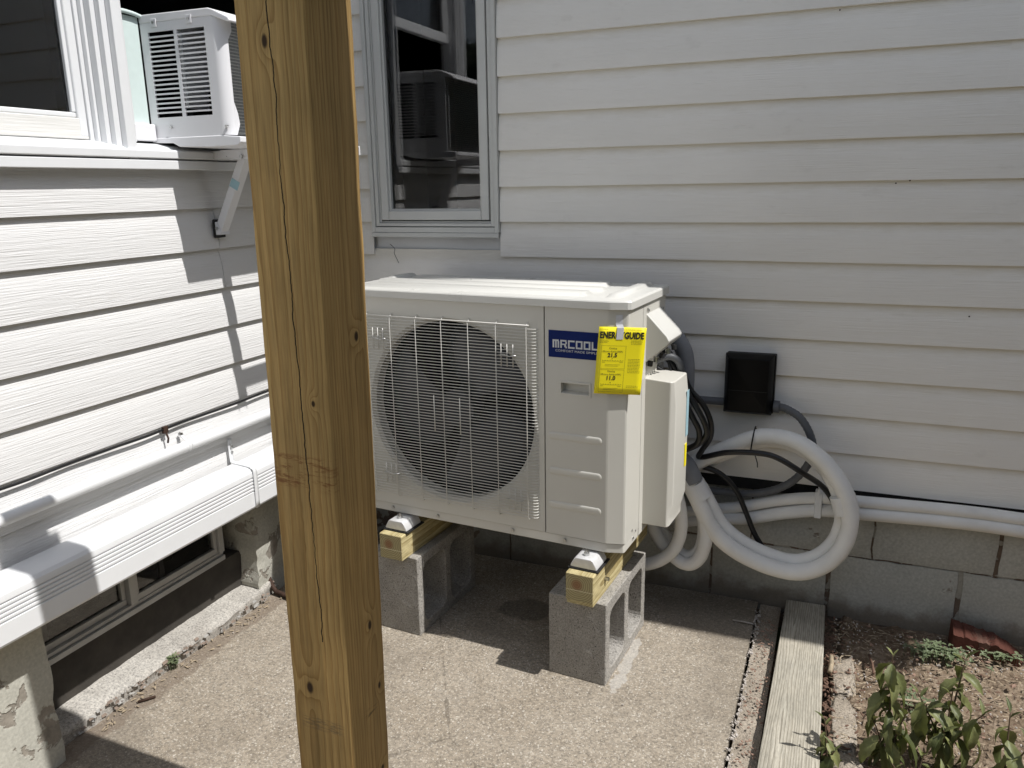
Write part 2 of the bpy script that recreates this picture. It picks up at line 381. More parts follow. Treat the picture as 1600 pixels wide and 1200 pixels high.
POSTW = wood('treated_post_wood', (.27,.165,.058), (.385,.26,.105), 'z', 80, .8, wav=.022, zst=.035, bumpd=.0004,
    knots=[('f', -.012, 1.75, .0055, .011), ('f', .035, 1.13, .004, .006), ('f', -.025, .50, .008, .014), ('f', .03, .26, .006, .008),
           ('r', .028, 1.24, .0065, .010), ('r', .02, .62, .006, .011), ('r', .045, .455, .005, .008), ('r', .04, .24, .006, .008)],
    crack=(.25, 2.0, .022, -.006, .0013, .62),
    marks=[('f', -.07, .07, .955, 1.02, (.16,.055,.018), .75), ('r', -.01, .03, .40, .425, (.04,.03,.02), .6), ('f', -.05, .05, .40, .43, (.07,.06,.05), .5)])
BEAMW = wood('treated_beam_wood', (.32,.25,.11), (.53,.46,.26), 'y', 60, .7)
GREYW = wood('weathered_plank_wood', (.22,.20,.165), (.42,.395,.34), 'y', 70, .85, wav=.03, bumpd=.002)
def endgrain():
    m, nt, b = newmat('beam_end_grain', (.5,.4,.2), .75, spec=.2); t = NT(nt)
    x, y, z = t.xyz()
    n = t.noise(t.coord(), 25, 3)
    r = t.math('SQRT', t.math('ADD', t.math('POWER', t.math('ADD', x, .008), 2), t.math('POWER', t.math('ADD', z, -.052), 2)))
    r2 = t.math('ADD', r, t.math('MULTIPLY', n, .006))
    s = t.math('POWER', t.math('FRACT', t.math('MULTIPLY', r2, 150)), 2)
    col = t.mix(s, (.46,.40,.22), (.20,.15,.07))
    col = t.mix(t.math('MULTIPLY', t.sstep(r2, .028, .010), .75), col, (.26,.11,.055))
    ck = t.math('LESS_THAN', t.math('ABSOLUTE', t.math('ADD', z, t.math('MULTIPLY_ADD', n, .004, -.036))), .0009)
    col = t.mix(ck, col, (.75,.68,.45)); t.l(col, b.inputs['Base Color'])
    t.bump(t.math('ADD', s, t.noise(t.coord(), 300, 3)), .6, .0008, b); return m
ENDG = endgrain()
LEAF = leafmat('dark_green_leaf', (.07,.085,.026), (.27,.28,.11))
WEED = leafmat('pale_weed_leaf', (.15,.19,.10), (.25,.29,.17))
def soil():
    m, nt, b = newmat('garden_soil', (.1,.07,.05), .95, spec=.1); t = NT(nt); v = t.coord()
    a = t.noise(v, 5, 5, .65); f = t.noise(v, 60, 4, .7)
    col = t.ramp(t.math('ADD', t.math('MULTIPLY', a, .5), t.math('MULTIPLY', f, .5)), [(.3, (.06,.043,.029)), (.5, (.20,.15,.105)), (.68, (.36,.29,.22))])
    vd = t.n('ShaderNodeTexVoronoi'); t.l(v, vd.inputs['Vector']); vd.inputs['Scale'].default_value = 75
    k = t.math('MULTIPLY', t.math('LESS_THAN', vd.outputs['Distance'], .3), t.math('GREATER_THAN', t.noise(v, 30, 2), .55))
    col = t.mix(t.math('MULTIPLY', k, .6), col, (.45,.36,.28)); t.l(col, b.inputs['Base Color'])
    t.bump(t.math('ADD', f, t.math('MULTIPLY', vd.outputs['Distance'], .5)), 1, .008, b); return m
SOIL = soil()
LITTER = [plain('litter_%s' % n, c, .85, var=.35, nscale=90) for n, c in (('straw', (.36,.29,.20)), ('pebble', (.46,.42,.38)), ('bark', (.13,.075,.05)), ('terracotta', (.27,.175,.13)))]
GRASSG = plain('distant_lawn', (.07,.09,.035), .95, var=.5, nscale=4)
ROOFM = plain('eave_soffit', (.72,.72,.70), .5)

# ------------------------------------------------------------------ ground
def sheet(name, mat, x0, x1, y0, y1, z, nx, ny, amp=0, sc=6, seed=0, edge=None):
    b = MB()
    for j in range(ny + 1):
        for i in range(nx + 1):
            x = x0 + (x1-x0)*i/nx; y = y0 + (y1-y0)*j/ny
            h = amp * noise.fractal(Vector((x*sc, y*sc, seed)), 1.0, 2.0, 4) if amp else 0
            b.v.append((x, y, z + h))
    for j in range(ny):
        for i in range(nx):
            a = j*(nx+1)+i; b.f.append((a, a+1, a+nx+2, a+nx+1))
    return b
def structure(o): o['kind'] = 'structure'; return o
structure(sheet('lawn', GRASSG, -80, 80, -80, 80, -.06, 2, 2).build('ground', GRASSG))
pb = MB().box(-.07, 1.67, -4.0, .03, -.05, 0)
pt = structure(pb.build('patio', PATIO)); PATC = (.8, -1.985)
structure(sheet('s', STRIP, 1.68, 1.752, -3.0, .03, -.008, 6, 150, .006, 14, 3).build('concrete_strip', STRIP, smooth=True))
sg = sheet('s', SOIL, 1.60, 4.2, -3.0, .06, -.022, 150, 180, .028, 4, 5)
sg.xf(lambda p: Vector((p.x, p.y, p.z + .010*noise.fractal(p*26, 1, 2, 3) + (.012 if p.x > 1.95 else -.03))))
structure(sg.build('soil', SOIL, smooth=True))

# unseen hedges added right of and behind the view to cut low sky light
def hedge(loc, fn, Lh, Hh, label):
    t = tag(empty('sky_blocking_hedge', loc), label, 'hedge'); hb = MB(); nx, nz = 60, 30
    for j in range(nz+1):
        for i in range(nx+1):
            y = Lh*i/nx; z = -.06 + Hh*j/nz
            hb.v.append((.35*noise.fractal(Vector((y*1.4, z*1.4, 3)), 1, 2, 5) + .5*(j/nz)**4, y, z))
    for j in range(nz):
        for i in range(nx): a = j*(nx+1)+i; hb.f.append((a, a+1, a+nx+2, a+nx+1))
    k = len(hb.v)
    hb.v += [(1.2, 0, -.06), (1.2, Lh, -.06), (1.2, Lh, Hh), (1.2, 0, Hh)]
    hb.f += [(k, k+1, k+2, k+3)]; top = [nz*(nx+1)+i for i in range(nx+1)]; hb.f.append(tuple(top + [k+2, k+3]))
    o = hb.xf(fn).build('foliage_mass', HEDGE, t)
    lb = MB(); rnd = random.Random(2)
    for i in range(5000):
        y = Lh*rnd.random(); z = Hh*rnd.random(); x = -.02 + .35*noise.fractal(Vector((y*1.4, z*1.4, 3)), 1, 2, 5) + .5*(z/Hh)**4
        d = Vector((rnd.uniform(-1,.3), rnd.uniform(-1,1), rnd.uniform(-1,1))).normalized()*.05; e = d.cross(Vector((rnd.random(), rnd.random(), 1))).normalized()*.025; c = Vector((x-.03, y, z))
        lb.quad(c-d, c+e, c+d, c-e)
    o = lb.xf(fn).build('leaves', HEDGE, t); o['kind'] = 'stuff'
HEDGE = plain('hedge_green', (.035,.055,.022), .8, var=.4, nscale=9)
hedge((6.2, -3.6, -.06), lambda p: Vector((5.9+p.x, -8.0+p.y, p.z)), 8.5, 4.6, 'unseen dark hedge added beyond the garden bed to cut sky light')
hedge((0, -7.4, -.06), lambda p: Vector((6.2-p.y, -7.0-p.x, p.z)), 13.0, 3.4, 'longer unseen dark hedge added behind the viewer to cut sky light')

# ------------------------------------------------------------------ house
house = tag(empty('house', (0, 0, 0)), 'white vinyl sided house corner with windows and block foundation', 'house')
E_ = .127
# rear wall courses: bottom edges at 0.489 + k*0.127 ; side wall at 0.566 + k*0.127
def course_profile(out, z0, hh=E_):
    """(offset, z) profile, out>0 means towards the viewer side"""
    pts = [(0, z0), (-.0012, z0+.03), (-.0045, z0+.07), (-.0105, z0+hh*.83), (-.0165, z0+hh*.97), (-.0185, z0+hh+.022), (-.0235, z0+hh+.022), (-.0185, z0+hh*.8), (-.0105, z0+.05), (-.006, z0+.012), (-.019, z0+.012), (-.019, z0)]
    return [(a*out, z) for a, z in pts]
rear = empty('rear_siding', (0, 0, .489)); rear.parent = house
side = empty('side_siding', (0, 0, .566)); side.parent = house
def wavy(p, a, k):                                               # vinyl is never quite straight
    return (.0011*noise.noise(Vector((a*1.7, k*3.1, 0))) + .0005*noise.noise(Vector((a*6, k*5.3, 4))), .0016*noise.noise(Vector((a*1.1, k*2.3, 9))) + .0006*noise.noise(Vector((a*5, k*7.7, 2))))
def rear_board(k, x0, x1, dy=0):
    z0 = .489 + k*E_
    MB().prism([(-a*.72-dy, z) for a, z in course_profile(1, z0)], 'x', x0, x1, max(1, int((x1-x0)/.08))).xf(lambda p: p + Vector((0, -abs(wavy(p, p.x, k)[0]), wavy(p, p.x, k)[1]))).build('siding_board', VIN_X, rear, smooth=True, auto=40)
def side_board(k, y0, y1):
    z0 = .566 + k*E_
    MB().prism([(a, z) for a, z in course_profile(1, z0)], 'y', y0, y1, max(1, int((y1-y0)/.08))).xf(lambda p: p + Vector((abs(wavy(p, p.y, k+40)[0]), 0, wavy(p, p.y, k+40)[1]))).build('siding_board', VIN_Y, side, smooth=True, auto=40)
for k in range(20):
    z0 = .489 + k*E_
    if z0 + E_ <= 1.36:
        rear_board(k, .012, 5.2)
    else:
        rear_board(k, .012, .128)
        if k in (10, 11): rear_board(k, .676, 2.262 + .01*(k-10)); rear_board(k, 2.2602 + .01*(k-10), 5.2, .0007)
        else: rear_board(k, .676, 5.2)
for k in range(19):
    z0 = .566 + k*E_
    if z0 + E_ <= 1.60:
        if k == 6: side_board(k, -4.0, -.722); side_board(k, -.720, -.012)
        elif k == 5: side_board(k, -4.0, -.715); side_board(k, -.713, -.012)
        else: side_board(k, -4.0, -.012)
    else:
        side_board(k, -.33, -.012)
for (x, z) in ((1.798, 2.003), (1.996, 1.496), (2.034, 1.503), (2.236, 1.095)):
    cyl([(x, -.0005, z), (x, -.003, z)], .0024, 8).build('nail_head', RUST, rear)
# backing, corner trim, eaves
box('sheathing', TRIM, house, .0, 5.2, .026, .10, .47, 1.33)
box('sheathing', TRIM, house, .67, 5.2, .026, .10, 1.33, 3.0)
box('sheathing', TRIM, house, -.10, -.026, -.33, .026, .54, 3.0)
box('sheathing', TRIM, house, -.10, -.026, -4.0, -.33, .54, 1.56)
box('corner_trim', TRIM, house, -.02, .011, -.011, .02, .47, 3.0, .002)
eave = MB().box(-.6, 4.14, -.40, .4, 3.0, 3.16); eave.box(4.14, 5.6, -.21, .4, 3.0, 3.16)
eave.build('eave', ROOFM, house, .004)
MB().box(-.9, .18, -4.2, -.40, 3.02, 3.18).build('eave', ROOFM, house, .004)
box('flashing', TAR, house, .02, 5.2, .008, .03, .445, .4885, .002)

# rear foundation blocks
fnd = empty('foundation_wall', (2.2, .03, -.1)); fnd.parent = house
box('mortar', MORTAR, fnd, -.3, 5.2, .045, .3, -.2, .47)
def block(x0, x1, z0, z1, gl=.0035, gr=.0035, mt=None):
    b = MB(); nx, nz = max(3, int((x1-x0)/.03)), 6; g = .0035
    x0 += gl; x1 -= gr; z0 += g; z1 -= g
    for j in range(nz+1):
        for i in range(nx+1):
            x = x0+(x1-x0)*i/nx; z = z0+(z1-z0)*j/nz
            e = min(i, nx-i, j, nz-j)
            n = noise.fractal(Vector((x*7, z*7, 2)), 1, 2, 4)
            if e == 0:
                x += .006*noise.noise(Vector((x*40, z*40, 1))); z += .005*noise.noise(Vector((x*40, z*40, 7)))
            b.v.append((x, .032 + .004*n + (.009 if e == 0 else 0), z))
    for j in range(nz):
        for i in range(nx):
            a = j*(nx+1)+i; b.f.append((a, a+1, a+nx+2, a+nx+1))
    ring = [i for i in range(nx)] + [j*(nx+1)+nx for j in range(nz)] + [nz*(nx+1)+i for i in range(nx, 0, -1)] + [j*(nx+1) for j in range(nz, 0, -1)]
    n0 = len(b.v)
    for i in ring: b.v.append((b.v[i][0], .07, b.v[i][2]))
    for i in range(len(ring)):
        j = (i+1) % len(ring); b.f.append((ring[i], ring[j], n0+j, n0+i))
    return b.build('foundation_block', mt or CMUP, fnd, smooth=True, auto=50)
lowj = [1.493-.4085*3, 1.493-.4085*2, 1.085, 1.493, 1.902, 2.311, 2.72, 3.13, 3.54]
upj = [.02, .42, .83, 1.24, 1.63, 2.036, 2.41, 2.83, 3.24, 3.65]
wide = {1.902: .007, 2.311: .009, 2.41: .006, 1.493: .005}
for a, c in zip(lowj, lowj[1:]): block(a, c, -.02, .228, wide.get(a, .0035), wide.get(c, .0035), CMUD)
for a, c in zip(upj, upj[1:]): block(a, c, .228, .444, wide.get(a, .0035), wide.get(c, .0035))

# rear casement window
wr = empty('rear_window', (.40, 0, 1.34)); wr.parent = house
X0, X1, ZB, ZT = .130, .674, 1.338, 2.75
def frame(name, mat, par, x0, x1, z0, z1, y0, y1, wd, wb=None, bev=.0015):
    wb = wb or wd
    MB().box(x0, x0+wd, y0, y1, z0, z1).build(name, mat, par, bev); MB().box(x1-wd, x1, y0, y1, z0, z1).build(name, mat, par, bev)
    MB().box(x0+wd, x1-wd, y0, y1, z0, z0+wb).build(name, mat, par, bev); MB().box(x0+wd, x1-wd, y0, y1, z1-wb, z1).build(name, mat, par, bev)
frame('trim', SASH, wr, X0, X1, ZB, ZT, -.010, .03, .016, .020)
frame('frame', SASH, wr, X0+.018, X1-.018, ZB+.023, ZT-.023, -.004, .06, .014, .012)
frame('frame', SASH, wr, X0+.032, X1-.032, ZB+.036, ZT-.036, .006, .06, .006, .006)
frame('sash', SASH, wr, X0+.041, X1-.041, ZB+.046, ZT-.046, .000, .05, .033, .036, .004)
frame('glazing_bead', SASH, wr, X0+.073, X1-.073, ZB+.081, ZT-.081, .012, .05, .008, .008)
box('glass', GLASS, wr, X0+.078, X1-.078, .028, .031, ZB+.086, ZT-.086)
box('glass', GLASS, wr, X0+.078, X1-.078, .044, .047, ZB+.086, ZT-.086)
box('sill_trim', SASH, wr, X0, X1, -.014, .0, ZB-.018, ZB-.001, .002)
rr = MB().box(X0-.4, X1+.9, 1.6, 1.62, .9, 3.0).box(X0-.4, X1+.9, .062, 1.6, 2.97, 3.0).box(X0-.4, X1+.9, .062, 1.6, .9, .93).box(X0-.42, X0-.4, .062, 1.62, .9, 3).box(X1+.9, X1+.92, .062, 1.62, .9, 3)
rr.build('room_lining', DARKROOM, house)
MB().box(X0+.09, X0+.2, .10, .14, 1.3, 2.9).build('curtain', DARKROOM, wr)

# side window (double hung with a timber sash) and the opening that carries the air conditioner
ws = empty('side_window', (0, -1.3, 1.57)); ws.parent = house
YM0, YM1 = -1.060, -1.028                                         # mullion casing
def stepv(name, mat, x0, x1, y0, y1, z0, z1, bev=.002): return box(name, mat, ws, x0, x1, y0, y1, z0, z1, bev)
stepv('casing', TRIM, -.02, .024, YM0, YM1, 1.592, 3.0, .003)
stepv('jamb', TRIM, -.08, .006, -1.080, YM0-.001, 1.612, 3.0)
stepv('jamb', TRIM, -.08, -.010, -1.096, -1.081, 1.615, 3.0)
stepv('jamb', TRIM, -.08, -.030, -1.106, -1.097, 1.62, 3.0)
stepv('jamb', TRIM, -.08, -.042, -1.119, -1.107, 1.625, 3.0)
stepv('sash_stile', TRIM, -.08, -.046, -1.146, -1.120, 1.655, 3.0, .004)
stepv('sash_rail', OLDWOOD, -.08, -.047, -2.0, -1.120, 1.648, 1.702, .003)
stepv('glazing_bead', TRIM, -.075, -.052, -2.0, -1.146, 1.702, 1.716, .004)
stepv('glazing_bead', TRIM, -.075, -.052, -1.158, -1.146, 1.716, 3.0, .003)
stepv('glass', GLASS, -.066, -.062, -2.0, -1.150, 1.705, 3.0, 0)
MB().prism([(-.09, 1.648), (-.045, 1.646), (.0, 1.634), (.012, 1.627), (.030, 1.625), (.034, 1.621), (.034, 1.602), (.028, 1.600), (-.09, 1.60)], 'y', -2.0, -.36).build('sill', TRIM, ws, .0015)
MB().prism([(-.02, 1.5965), (.028, 1.5965), (.031, 1.594), (.031, 1.572), (.026, 1.570), (.026, 1.585), (-.02, 1.585)], 'y', -4.0, -.34).build('sill_flashing', TRIM, ws)
stepv('casing', TRIM, -.02, .024, -.372, -.335, 1.60, 3.0, .003)
stepv('jamb', TRIM, -.08, .006, -1.027, -1.008, 1.645, 3.0)
stepv('jamb', TRIM, -.08, .006, -.392, -.373, 1.648, 3.0)
stepv('sash_rail', TRIM, -.08, -.045, -1.008, -.392, 2.20, 2.245, .004)
stepv('sash_stile', TRIM, -.08, -.046, -1.008, -.975, 2.245, 3.0, .004)
stepv('sash_stile', TRIM, -.08, -.046, -.425, -.392, 2.245, 3.0, .004)
stepv('glass', GLASS, -.066, -.062, -.975, -.425, 2.245, 3.0, 0)
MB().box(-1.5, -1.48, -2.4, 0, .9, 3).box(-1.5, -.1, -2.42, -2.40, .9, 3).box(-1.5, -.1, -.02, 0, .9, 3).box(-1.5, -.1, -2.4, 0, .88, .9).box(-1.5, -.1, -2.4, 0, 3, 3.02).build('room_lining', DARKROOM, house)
box('wall_return', TRIM, house, -.1, -.02, -4.0, -2.0, 1.6, 3.0)

# side foundation: painted piers, window well, basement slider, kerb
def rough_wall(name, mat, par, axis, a0, a1, z0, z1, depth0, depth1, amp=.006, step=.03, seed=0):
    b = MB(); n = max(2, int((a1-a0)/step)); m = max(2, int((z1-z0)/step))
    for j in range(m+1):
        for i in range(n+1):
            a = a0+(a1-a0)*i/n; z = z0+(z1-z0)*j/m
            d = depth1 + amp*noise.fractal(Vector((a*8, z*8, seed)), 1, 2, 4)
            aa = a + (amp*1.6*noise.noise(Vector((z*25, seed, a))) if i in (0, n) else 0)
            b.v.append((d, aa, z) if axis == 'x' else (aa, d, z))
    for j in range(m):
        for i in range(n):
            q = j*(n+1)+i; b.f.append((q, q+1, q+n+2, q+n+1))
    ring = [i for i in range(n)] + [j*(n+1)+n for j in range(m)] + [m*(n+1)+i for i in range(n, 0, -1)] + [j*(n+1) for j in range(m, 0, -1)]
    k = len(b.v)
    for i in ring:
        p = b.v[i]; b.v.append((depth0, p[1], p[2]) if axis == 'x' else (p[0], depth0, p[2]))
    for i in range(len(ring)):
        j = (i+1) % len(ring); b.f.append((ring[i], ring[j], k+j, k+i))
    return b.build(name, mat, par, smooth=True, auto=60)
rough_wall('pier', PIER, house, 'x', -4.0, -1.512, -.05, .53, -.30, -.006, .006, .03, 3)
rough_wall('pier', PIER, house, 'x', -.615, -.42, -.05, .55, -.30, -.075, .014, .025, 8)
rough_wall('pier', PIER, house, 'x', -.43, .03, -.05, .55, -.30, -.03, .010, .025, 12)
box('well_back', WELL, house, -.36, -.152, -1.52, -.58, .0, .195); box('well_head', WELL, house, -.36, -.12, -1.52, -.58, .53, .56)
kb = MB()
prof = [(-.26, -.05), (-.26, .115), (-.22, .095), (-.18, .062), (-.10, .055), (-.062, .048), (-.055, .036), (-.060, .018), (-.054, -.05)]
kb.prism(prof, 'y', -1.53, -.50, 60)
kb.xf(lambda p: Vector((p.x + (.010*noise.fractal(Vector((p.y*9, p.z*30, 3)), 1, 2, 4) if p.x > -.15 else 0) - .03*max(0, min(1, (p.y+.62)/.12)), p.y, p.z + (.006*noise.fractal(Vector((p.y*11, p.x*20, 1)), 1, 2, 4) if p.z > .03 else 0))))
structure(kb.build('kerb', CURB, None, smooth=True, auto=55))
# flakes of paint along the kerb's lip
cp = MB()
for i in range(80):
    y = -1.44 + .93*random.random(); x = -.060 + .012*random.random() - .03*max(0, (y+.62)/.12); z = .012 + .034*random.random(); s = .003 + .009*random.random()**2; q = random.random()*.01
    cp.quad((x+.006+q*.3, y-s, z-s*.3), (x+.008+q*.3, y+s, z-s*.2), (x+.003, y+s*.7, z+s*.5), (x+.002, y-s*.8, z+s*.4))
tag(cp.build('paint_flakes', CHIP), 'flaking pale paint along the lip of the kerb by basement window', 'paint flakes', kind='stuff')

wb = empty('basement_window', (-.15, -1.07, .2)); wb.parent = house
FY0, FY1 = -1.50, -.690
def bw(name, mat, x0, x1, y0, y1, z0, z1, bev=.002): return box(name, mat, wb, x0, x1, y0, y1, z0, z1, bev)
bw('frame', DIMVINYL, -.20, -.150, FY0, FY1, .196, .214); bw('frame', DIMVINYL, -.20, -.158, FY0, FY1, .216, .228)
bw('frame', DIMVINYL, -.20, -.150, FY1-.024, FY1, .2285, .53); bw('frame', DIMVINYL, -.20, -.150, FY0, FY0+.02, .2285, .53)
bw('mullion', DIMVINYL, -.20, -.152, -1.112, -1.084, .2285, .53)
for a, c, xo in ((-1.083, -.715, -.16), (-1.479, -1.113, -.17)):
    bw('sash', DIMVINYL, xo-.02, xo, a, c, .229, .250); bw('sash', DIMVINYL, xo-.02, xo, a, a+.012, .2505, .53); bw('sash', DIMVINYL, xo-.02, xo, c-.016, c, .2505, .53)
    bw('glass', GLASS, xo-.014, xo-.011, a+.008, c-.008, .245, .53, 0)
bw('muntin', DIMVINYL, -.19, -.178, -.965, -.945, .25, .53)
bw('muntin', DIMVINYL, -.20, -.188, -1.395, -1.375, .25, .53)
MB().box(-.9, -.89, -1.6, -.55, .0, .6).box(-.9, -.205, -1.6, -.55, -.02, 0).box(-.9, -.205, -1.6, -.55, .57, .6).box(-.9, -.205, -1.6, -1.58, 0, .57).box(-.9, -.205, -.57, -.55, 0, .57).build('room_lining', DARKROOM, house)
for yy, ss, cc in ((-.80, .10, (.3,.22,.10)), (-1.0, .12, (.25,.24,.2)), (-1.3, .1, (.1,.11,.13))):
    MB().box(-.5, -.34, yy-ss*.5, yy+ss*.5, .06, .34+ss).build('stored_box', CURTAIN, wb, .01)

# ------------------------------------------------------------------ the heat pump outdoor unit
UA = R(-4.32); UO = (.333, -.549, .4234)
unit = tag(empty('heat_pump_unit', UO, UA, frame=True), 'ivory outdoor heat pump unit with round fan grille standing on timber beams', 'heat pump')
H = .745
# front panel with a round opening
cu, cz, cr = .405, .385, .293
def ringpanel(u0, u1, z0, z1, v, th, n=72):
    b = MB(); angs = sorted([2*math.pi*i/n for i in range(n)] + [math.atan2(z-cz, u-cu) % (2*math.pi) for u in (u0, u1) for z in (z0, z1)])
    m = len(angs)
    for a in angs:
        c, s = math.cos(a), math.sin(a)
        t = min([(u1-cu)/c if c > 1e-6 else (u0-cu)/c if c < -1e-6 else 9, (z1-cz)/s if s > 1e-6 else (z0-cz)/s if s < -1e-6 else 9])
        b.v += [(cu+t*c, v, cz+t*s), (cu+(cr+.012)*c, v, cz+(cr+.012)*s), (cu+cr*c, v+.010, cz+cr*s), (cu+cr*c, v+.05, cz+cr*s), (cu+t*c, v+th, cz+t*s)]
    for i in range(m):
        j = (i+1) % m
        for k in range(3): b.f.append((i*5+k, j*5+k, j*5+k+1, i*5+k+1))
        b.f.append((i*5, i*5+4, j*5+4, j*5))
    return b
ringpanel(.004, .7345, .032, .742, .0, .03).build('front_panel', PAINT, unit, smooth=True, auto=25)
# service panel with pocket handle and chamfered corner
sp = MB(); a0, a1, z0, z1 = .7385, .932, .032, .742; hu0, hu1, hz0, hz1 = .790, .878, .488, .519
sp.quad((a0,0,z0),(a1,0,z0),(a1,0,hz0),(a0,0,hz0)); sp.quad((a0,0,hz1),(a1,0,hz1),(a1,0,z1),(a0,0,z1))
sp.quad((a0,0,hz0),(hu0,0,hz0),(hu0,0,hz1),(a0,0,hz1)); sp.quad((hu1,0,hz0),(a1,0,hz0),(a1,0,hz1),(hu1,0,hz1))
dp = .022; sp.quad((hu0,0,hz0),(hu1,0,hz0),(hu1,dp,hz0+.004),(hu0,dp,hz0+.004)); sp.quad((hu0,0,hz1),(hu0,dp,hz1),(hu1,dp,hz1),(hu1,0,hz1))
sp.quad((hu0,0,hz0),(hu0,dp,hz0+.004),(hu0,dp,hz1),(hu0,0,hz1)); sp.quad((hu1,0,hz0),(hu1,0,hz1),(hu1,dp,hz1),(hu1,dp,hz0+.004)); sp.quad((hu0,dp,hz0+.004),(hu1,dp,hz0+.004),(hu1,dp,hz1),(hu0,dp,hz1))
pl_ = [(a1,0),(.938,.0010),(.944,.0030),(.983,.0155),(.9875,.0185),(.989,.024),(.989,.150),(.975,.150)]
for (p, q), (r, s_) in zip(pl_, pl_[1:]): sp.quad((p,q,z0),(r,s_,z0),(r,s_,z1),(p,q,z1))
sp.quad((a0,0,z0),(a0,.02,z0),(a0,.02,z1),(a0,0,z1))
svc = sp.build('service_panel', PAINT, unit, smooth=True, auto=28)
frame_h = MB()
for (u0_, u1_, q0, q1) in ((hu0-.006, hu1+.006, hz1+.0003, hz1+.006), (hu0-.006, hu1+.006, hz0-.006, hz0-.0003), (hu0-.006, hu0-.0003, hz0-.0003, hz1+.0003), (hu1+.0003, hu1+.006, hz0-.0003, hz1+.0003)):
    frame_h.box(u0_, u1_, -.0022, .001, q0, q1)
frame_h.build('handle_rim', PAINT, svc)
for zc in (.352, .240, .130):
    b = MB(); n = 12; L0, L1, rr_ = .760, .908, .012
    out = [(L1+rr_*math.cos(t), zc+rr_*math.sin(t)) for t in [-math.pi/2+math.pi*i/n for i in range(n+1)]] + [(L0-rr_*math.cos(t), zc-rr_*math.sin(t)) for t in [-math.pi/2+math.pi*i/n for i in range(n+1)]]
    cu_, m = (L0+L1)/2, len(out)
    for sc_, v in ((1, -.0004), (.82, -.0020), (.5, -.0026), (.15, -.0028)):
        for (p, q) in out:
            e = max(L0, min(L1, p)); b.v.append((e+(p-e)*sc_, v, zc+(q-zc)*sc_))
    for k in range(3):
        for i in range(m): j = (i+1) % m; b.f.append((k*m+i, k*m+j, (k+1)*m+j, (k+1)*m+i))
    b.f.append(tuple(3*m+i for i in range(m)))
    b.build('stamped_rib', PAINT, svc, smooth=True)
# other cabinet walls
MB().box(.9865, .989, .1525, .385, .005, .742).build('side_panel', PAINT, unit)
MB().box(.0, .9865, .382, .385, .005, .742).build('back_panel', COIL, unit)
MB().box(.0, .003, .03, .382, .005, .742).build('side_panel', PAINT, unit)
MB().box(.736, .7375, .03, .38, .03, .74).build('divider', COIL, unit)
# base rail
outl = [(.006,.004),(.932,.004),(.939,.0055),(.983,.0195),(.9865,.027),(.9865,.381),(.006,.381)]
rail = MB().prism(outl, 'z', .0, .0305).build('base_pan', PAINT, unit, .002)
for u in (.16, .34, .62, .80): cyl([(u,.0045,.016),(u,-.0015,.016)], .0052, 10).build('screw', STEEL, rail)
for v, z in ((.10, .018), (.085, .05), (.12, .035)): cyl([(.986,v,z),(.9905,v,z)], .004, 8).build('screw', STEEL, rail)
# lid: stepped with embossed ridges
lo = [(-.007,-.008),(.936,-.008),(.946,-.006),(.988,.008),(.996,.016),(.998,.026),(.998,.392),(-.007,.392)]
lid = MB()
def scl(o, d):
    c = Vector((.49,.19)); return [(p + (d if p < c.x else -d), q + (d if q < c.y else -d)) for p, q in o]
for oo, z in ((lo, .7435), (lo, .7640), (scl(lo, .002), .7675), (scl(lo, .006), .7695)):
    for p, q in oo: lid.v.append((p, q, z))
m = len(lo)
for k in range(3):
    for i in range(m): j = (i+1) % m; lid.f.append((k*m+i, k*m+j, (k+1)*m+j, (k+1)*m+i))
lid.f.append(tuple(3*m+i for i in range(m))); lid.f.append(tuple(reversed(range(m))))
lido = lid.build('lid', PAINT2, unit, smooth=True, auto=24)
def ridge(u0, u1, v0, v1, h=.011, e=.014):
    b = MB()
    for d, z in ((0, .7696), (e*.35, .7696+h*.25), (e*.7, .7696+h*.8), (e, .7696+h)):
        for (p, q) in ((u0+d, v0+d), (u1-d, v0+d), (u1-d, v1-d), (u0+d, v1-d)): b.v.append((p, q, z))
    for k in range(3):
        for i in range(4): j = (i+1) % 4; b.f.append((k*4+i, k*4+j, (k+1)*4+j, (k+1)*4+i))
    b.f.append((12,13,14,15)); b.f.append((3,2,1,0))
    o = b.build('embossed_ridge', PAINT2, lido, smooth=True, auto=60); return o
ridge(.055, .845, .035, .120); ridge(.030, .86, .150, .215); ridge(.10, .83, .250, .345)
ridge(.905, .955, .050, .375); ridge(.015, .060, .230, .375)
# fan inside a dark shroud
sh = MB(); n = 64
for k, (v, r_) in enumerate(((.048, cr), (.16, cr), (.165, .0))):
    for i in range(n):
        a = 2*math.pi*i/n; sh.v.append((cu+max(r_, .001)*math.cos(a), v, cz+max(r_, .001)*math.sin(a)))
for k in range(2):
    for i in range(n): j = (i+1) % n; sh.f.append((k*n+i, k*n+j, (k+1)*n+j, (k+1)*n+i))
sh.build('shroud', FANP, unit, smooth=True, auto=40)
fan = cyl([(cu,.045,cz),(cu,.12,cz)], .062, 28).build('fan', FANB, unit, .004)
for q in range(3):
    b = MB(); a00 = q*2*math.pi/3 + .6
    for i in range(9):
        for j in range(6):
            r_ = .055 + (.275-.055)*j/5; a = a00 + (1.35+.25*math.sin(j*.6))*i/8 - .35*j/5
            v = .065 + .060*i/8 - .012*j/5; b.v.append((cu+r_*math.cos(a), v, cz+r_*math.sin(a)))
    for i in range(8):
        for j in range(5): k = i*6+j; b.f.append((k, k+1, k+7, k+6))
    o = b.build('blade', FANB, fan, smooth=True); md = o.modifiers.new('thick', 'SOLIDIFY'); md.thickness = .004
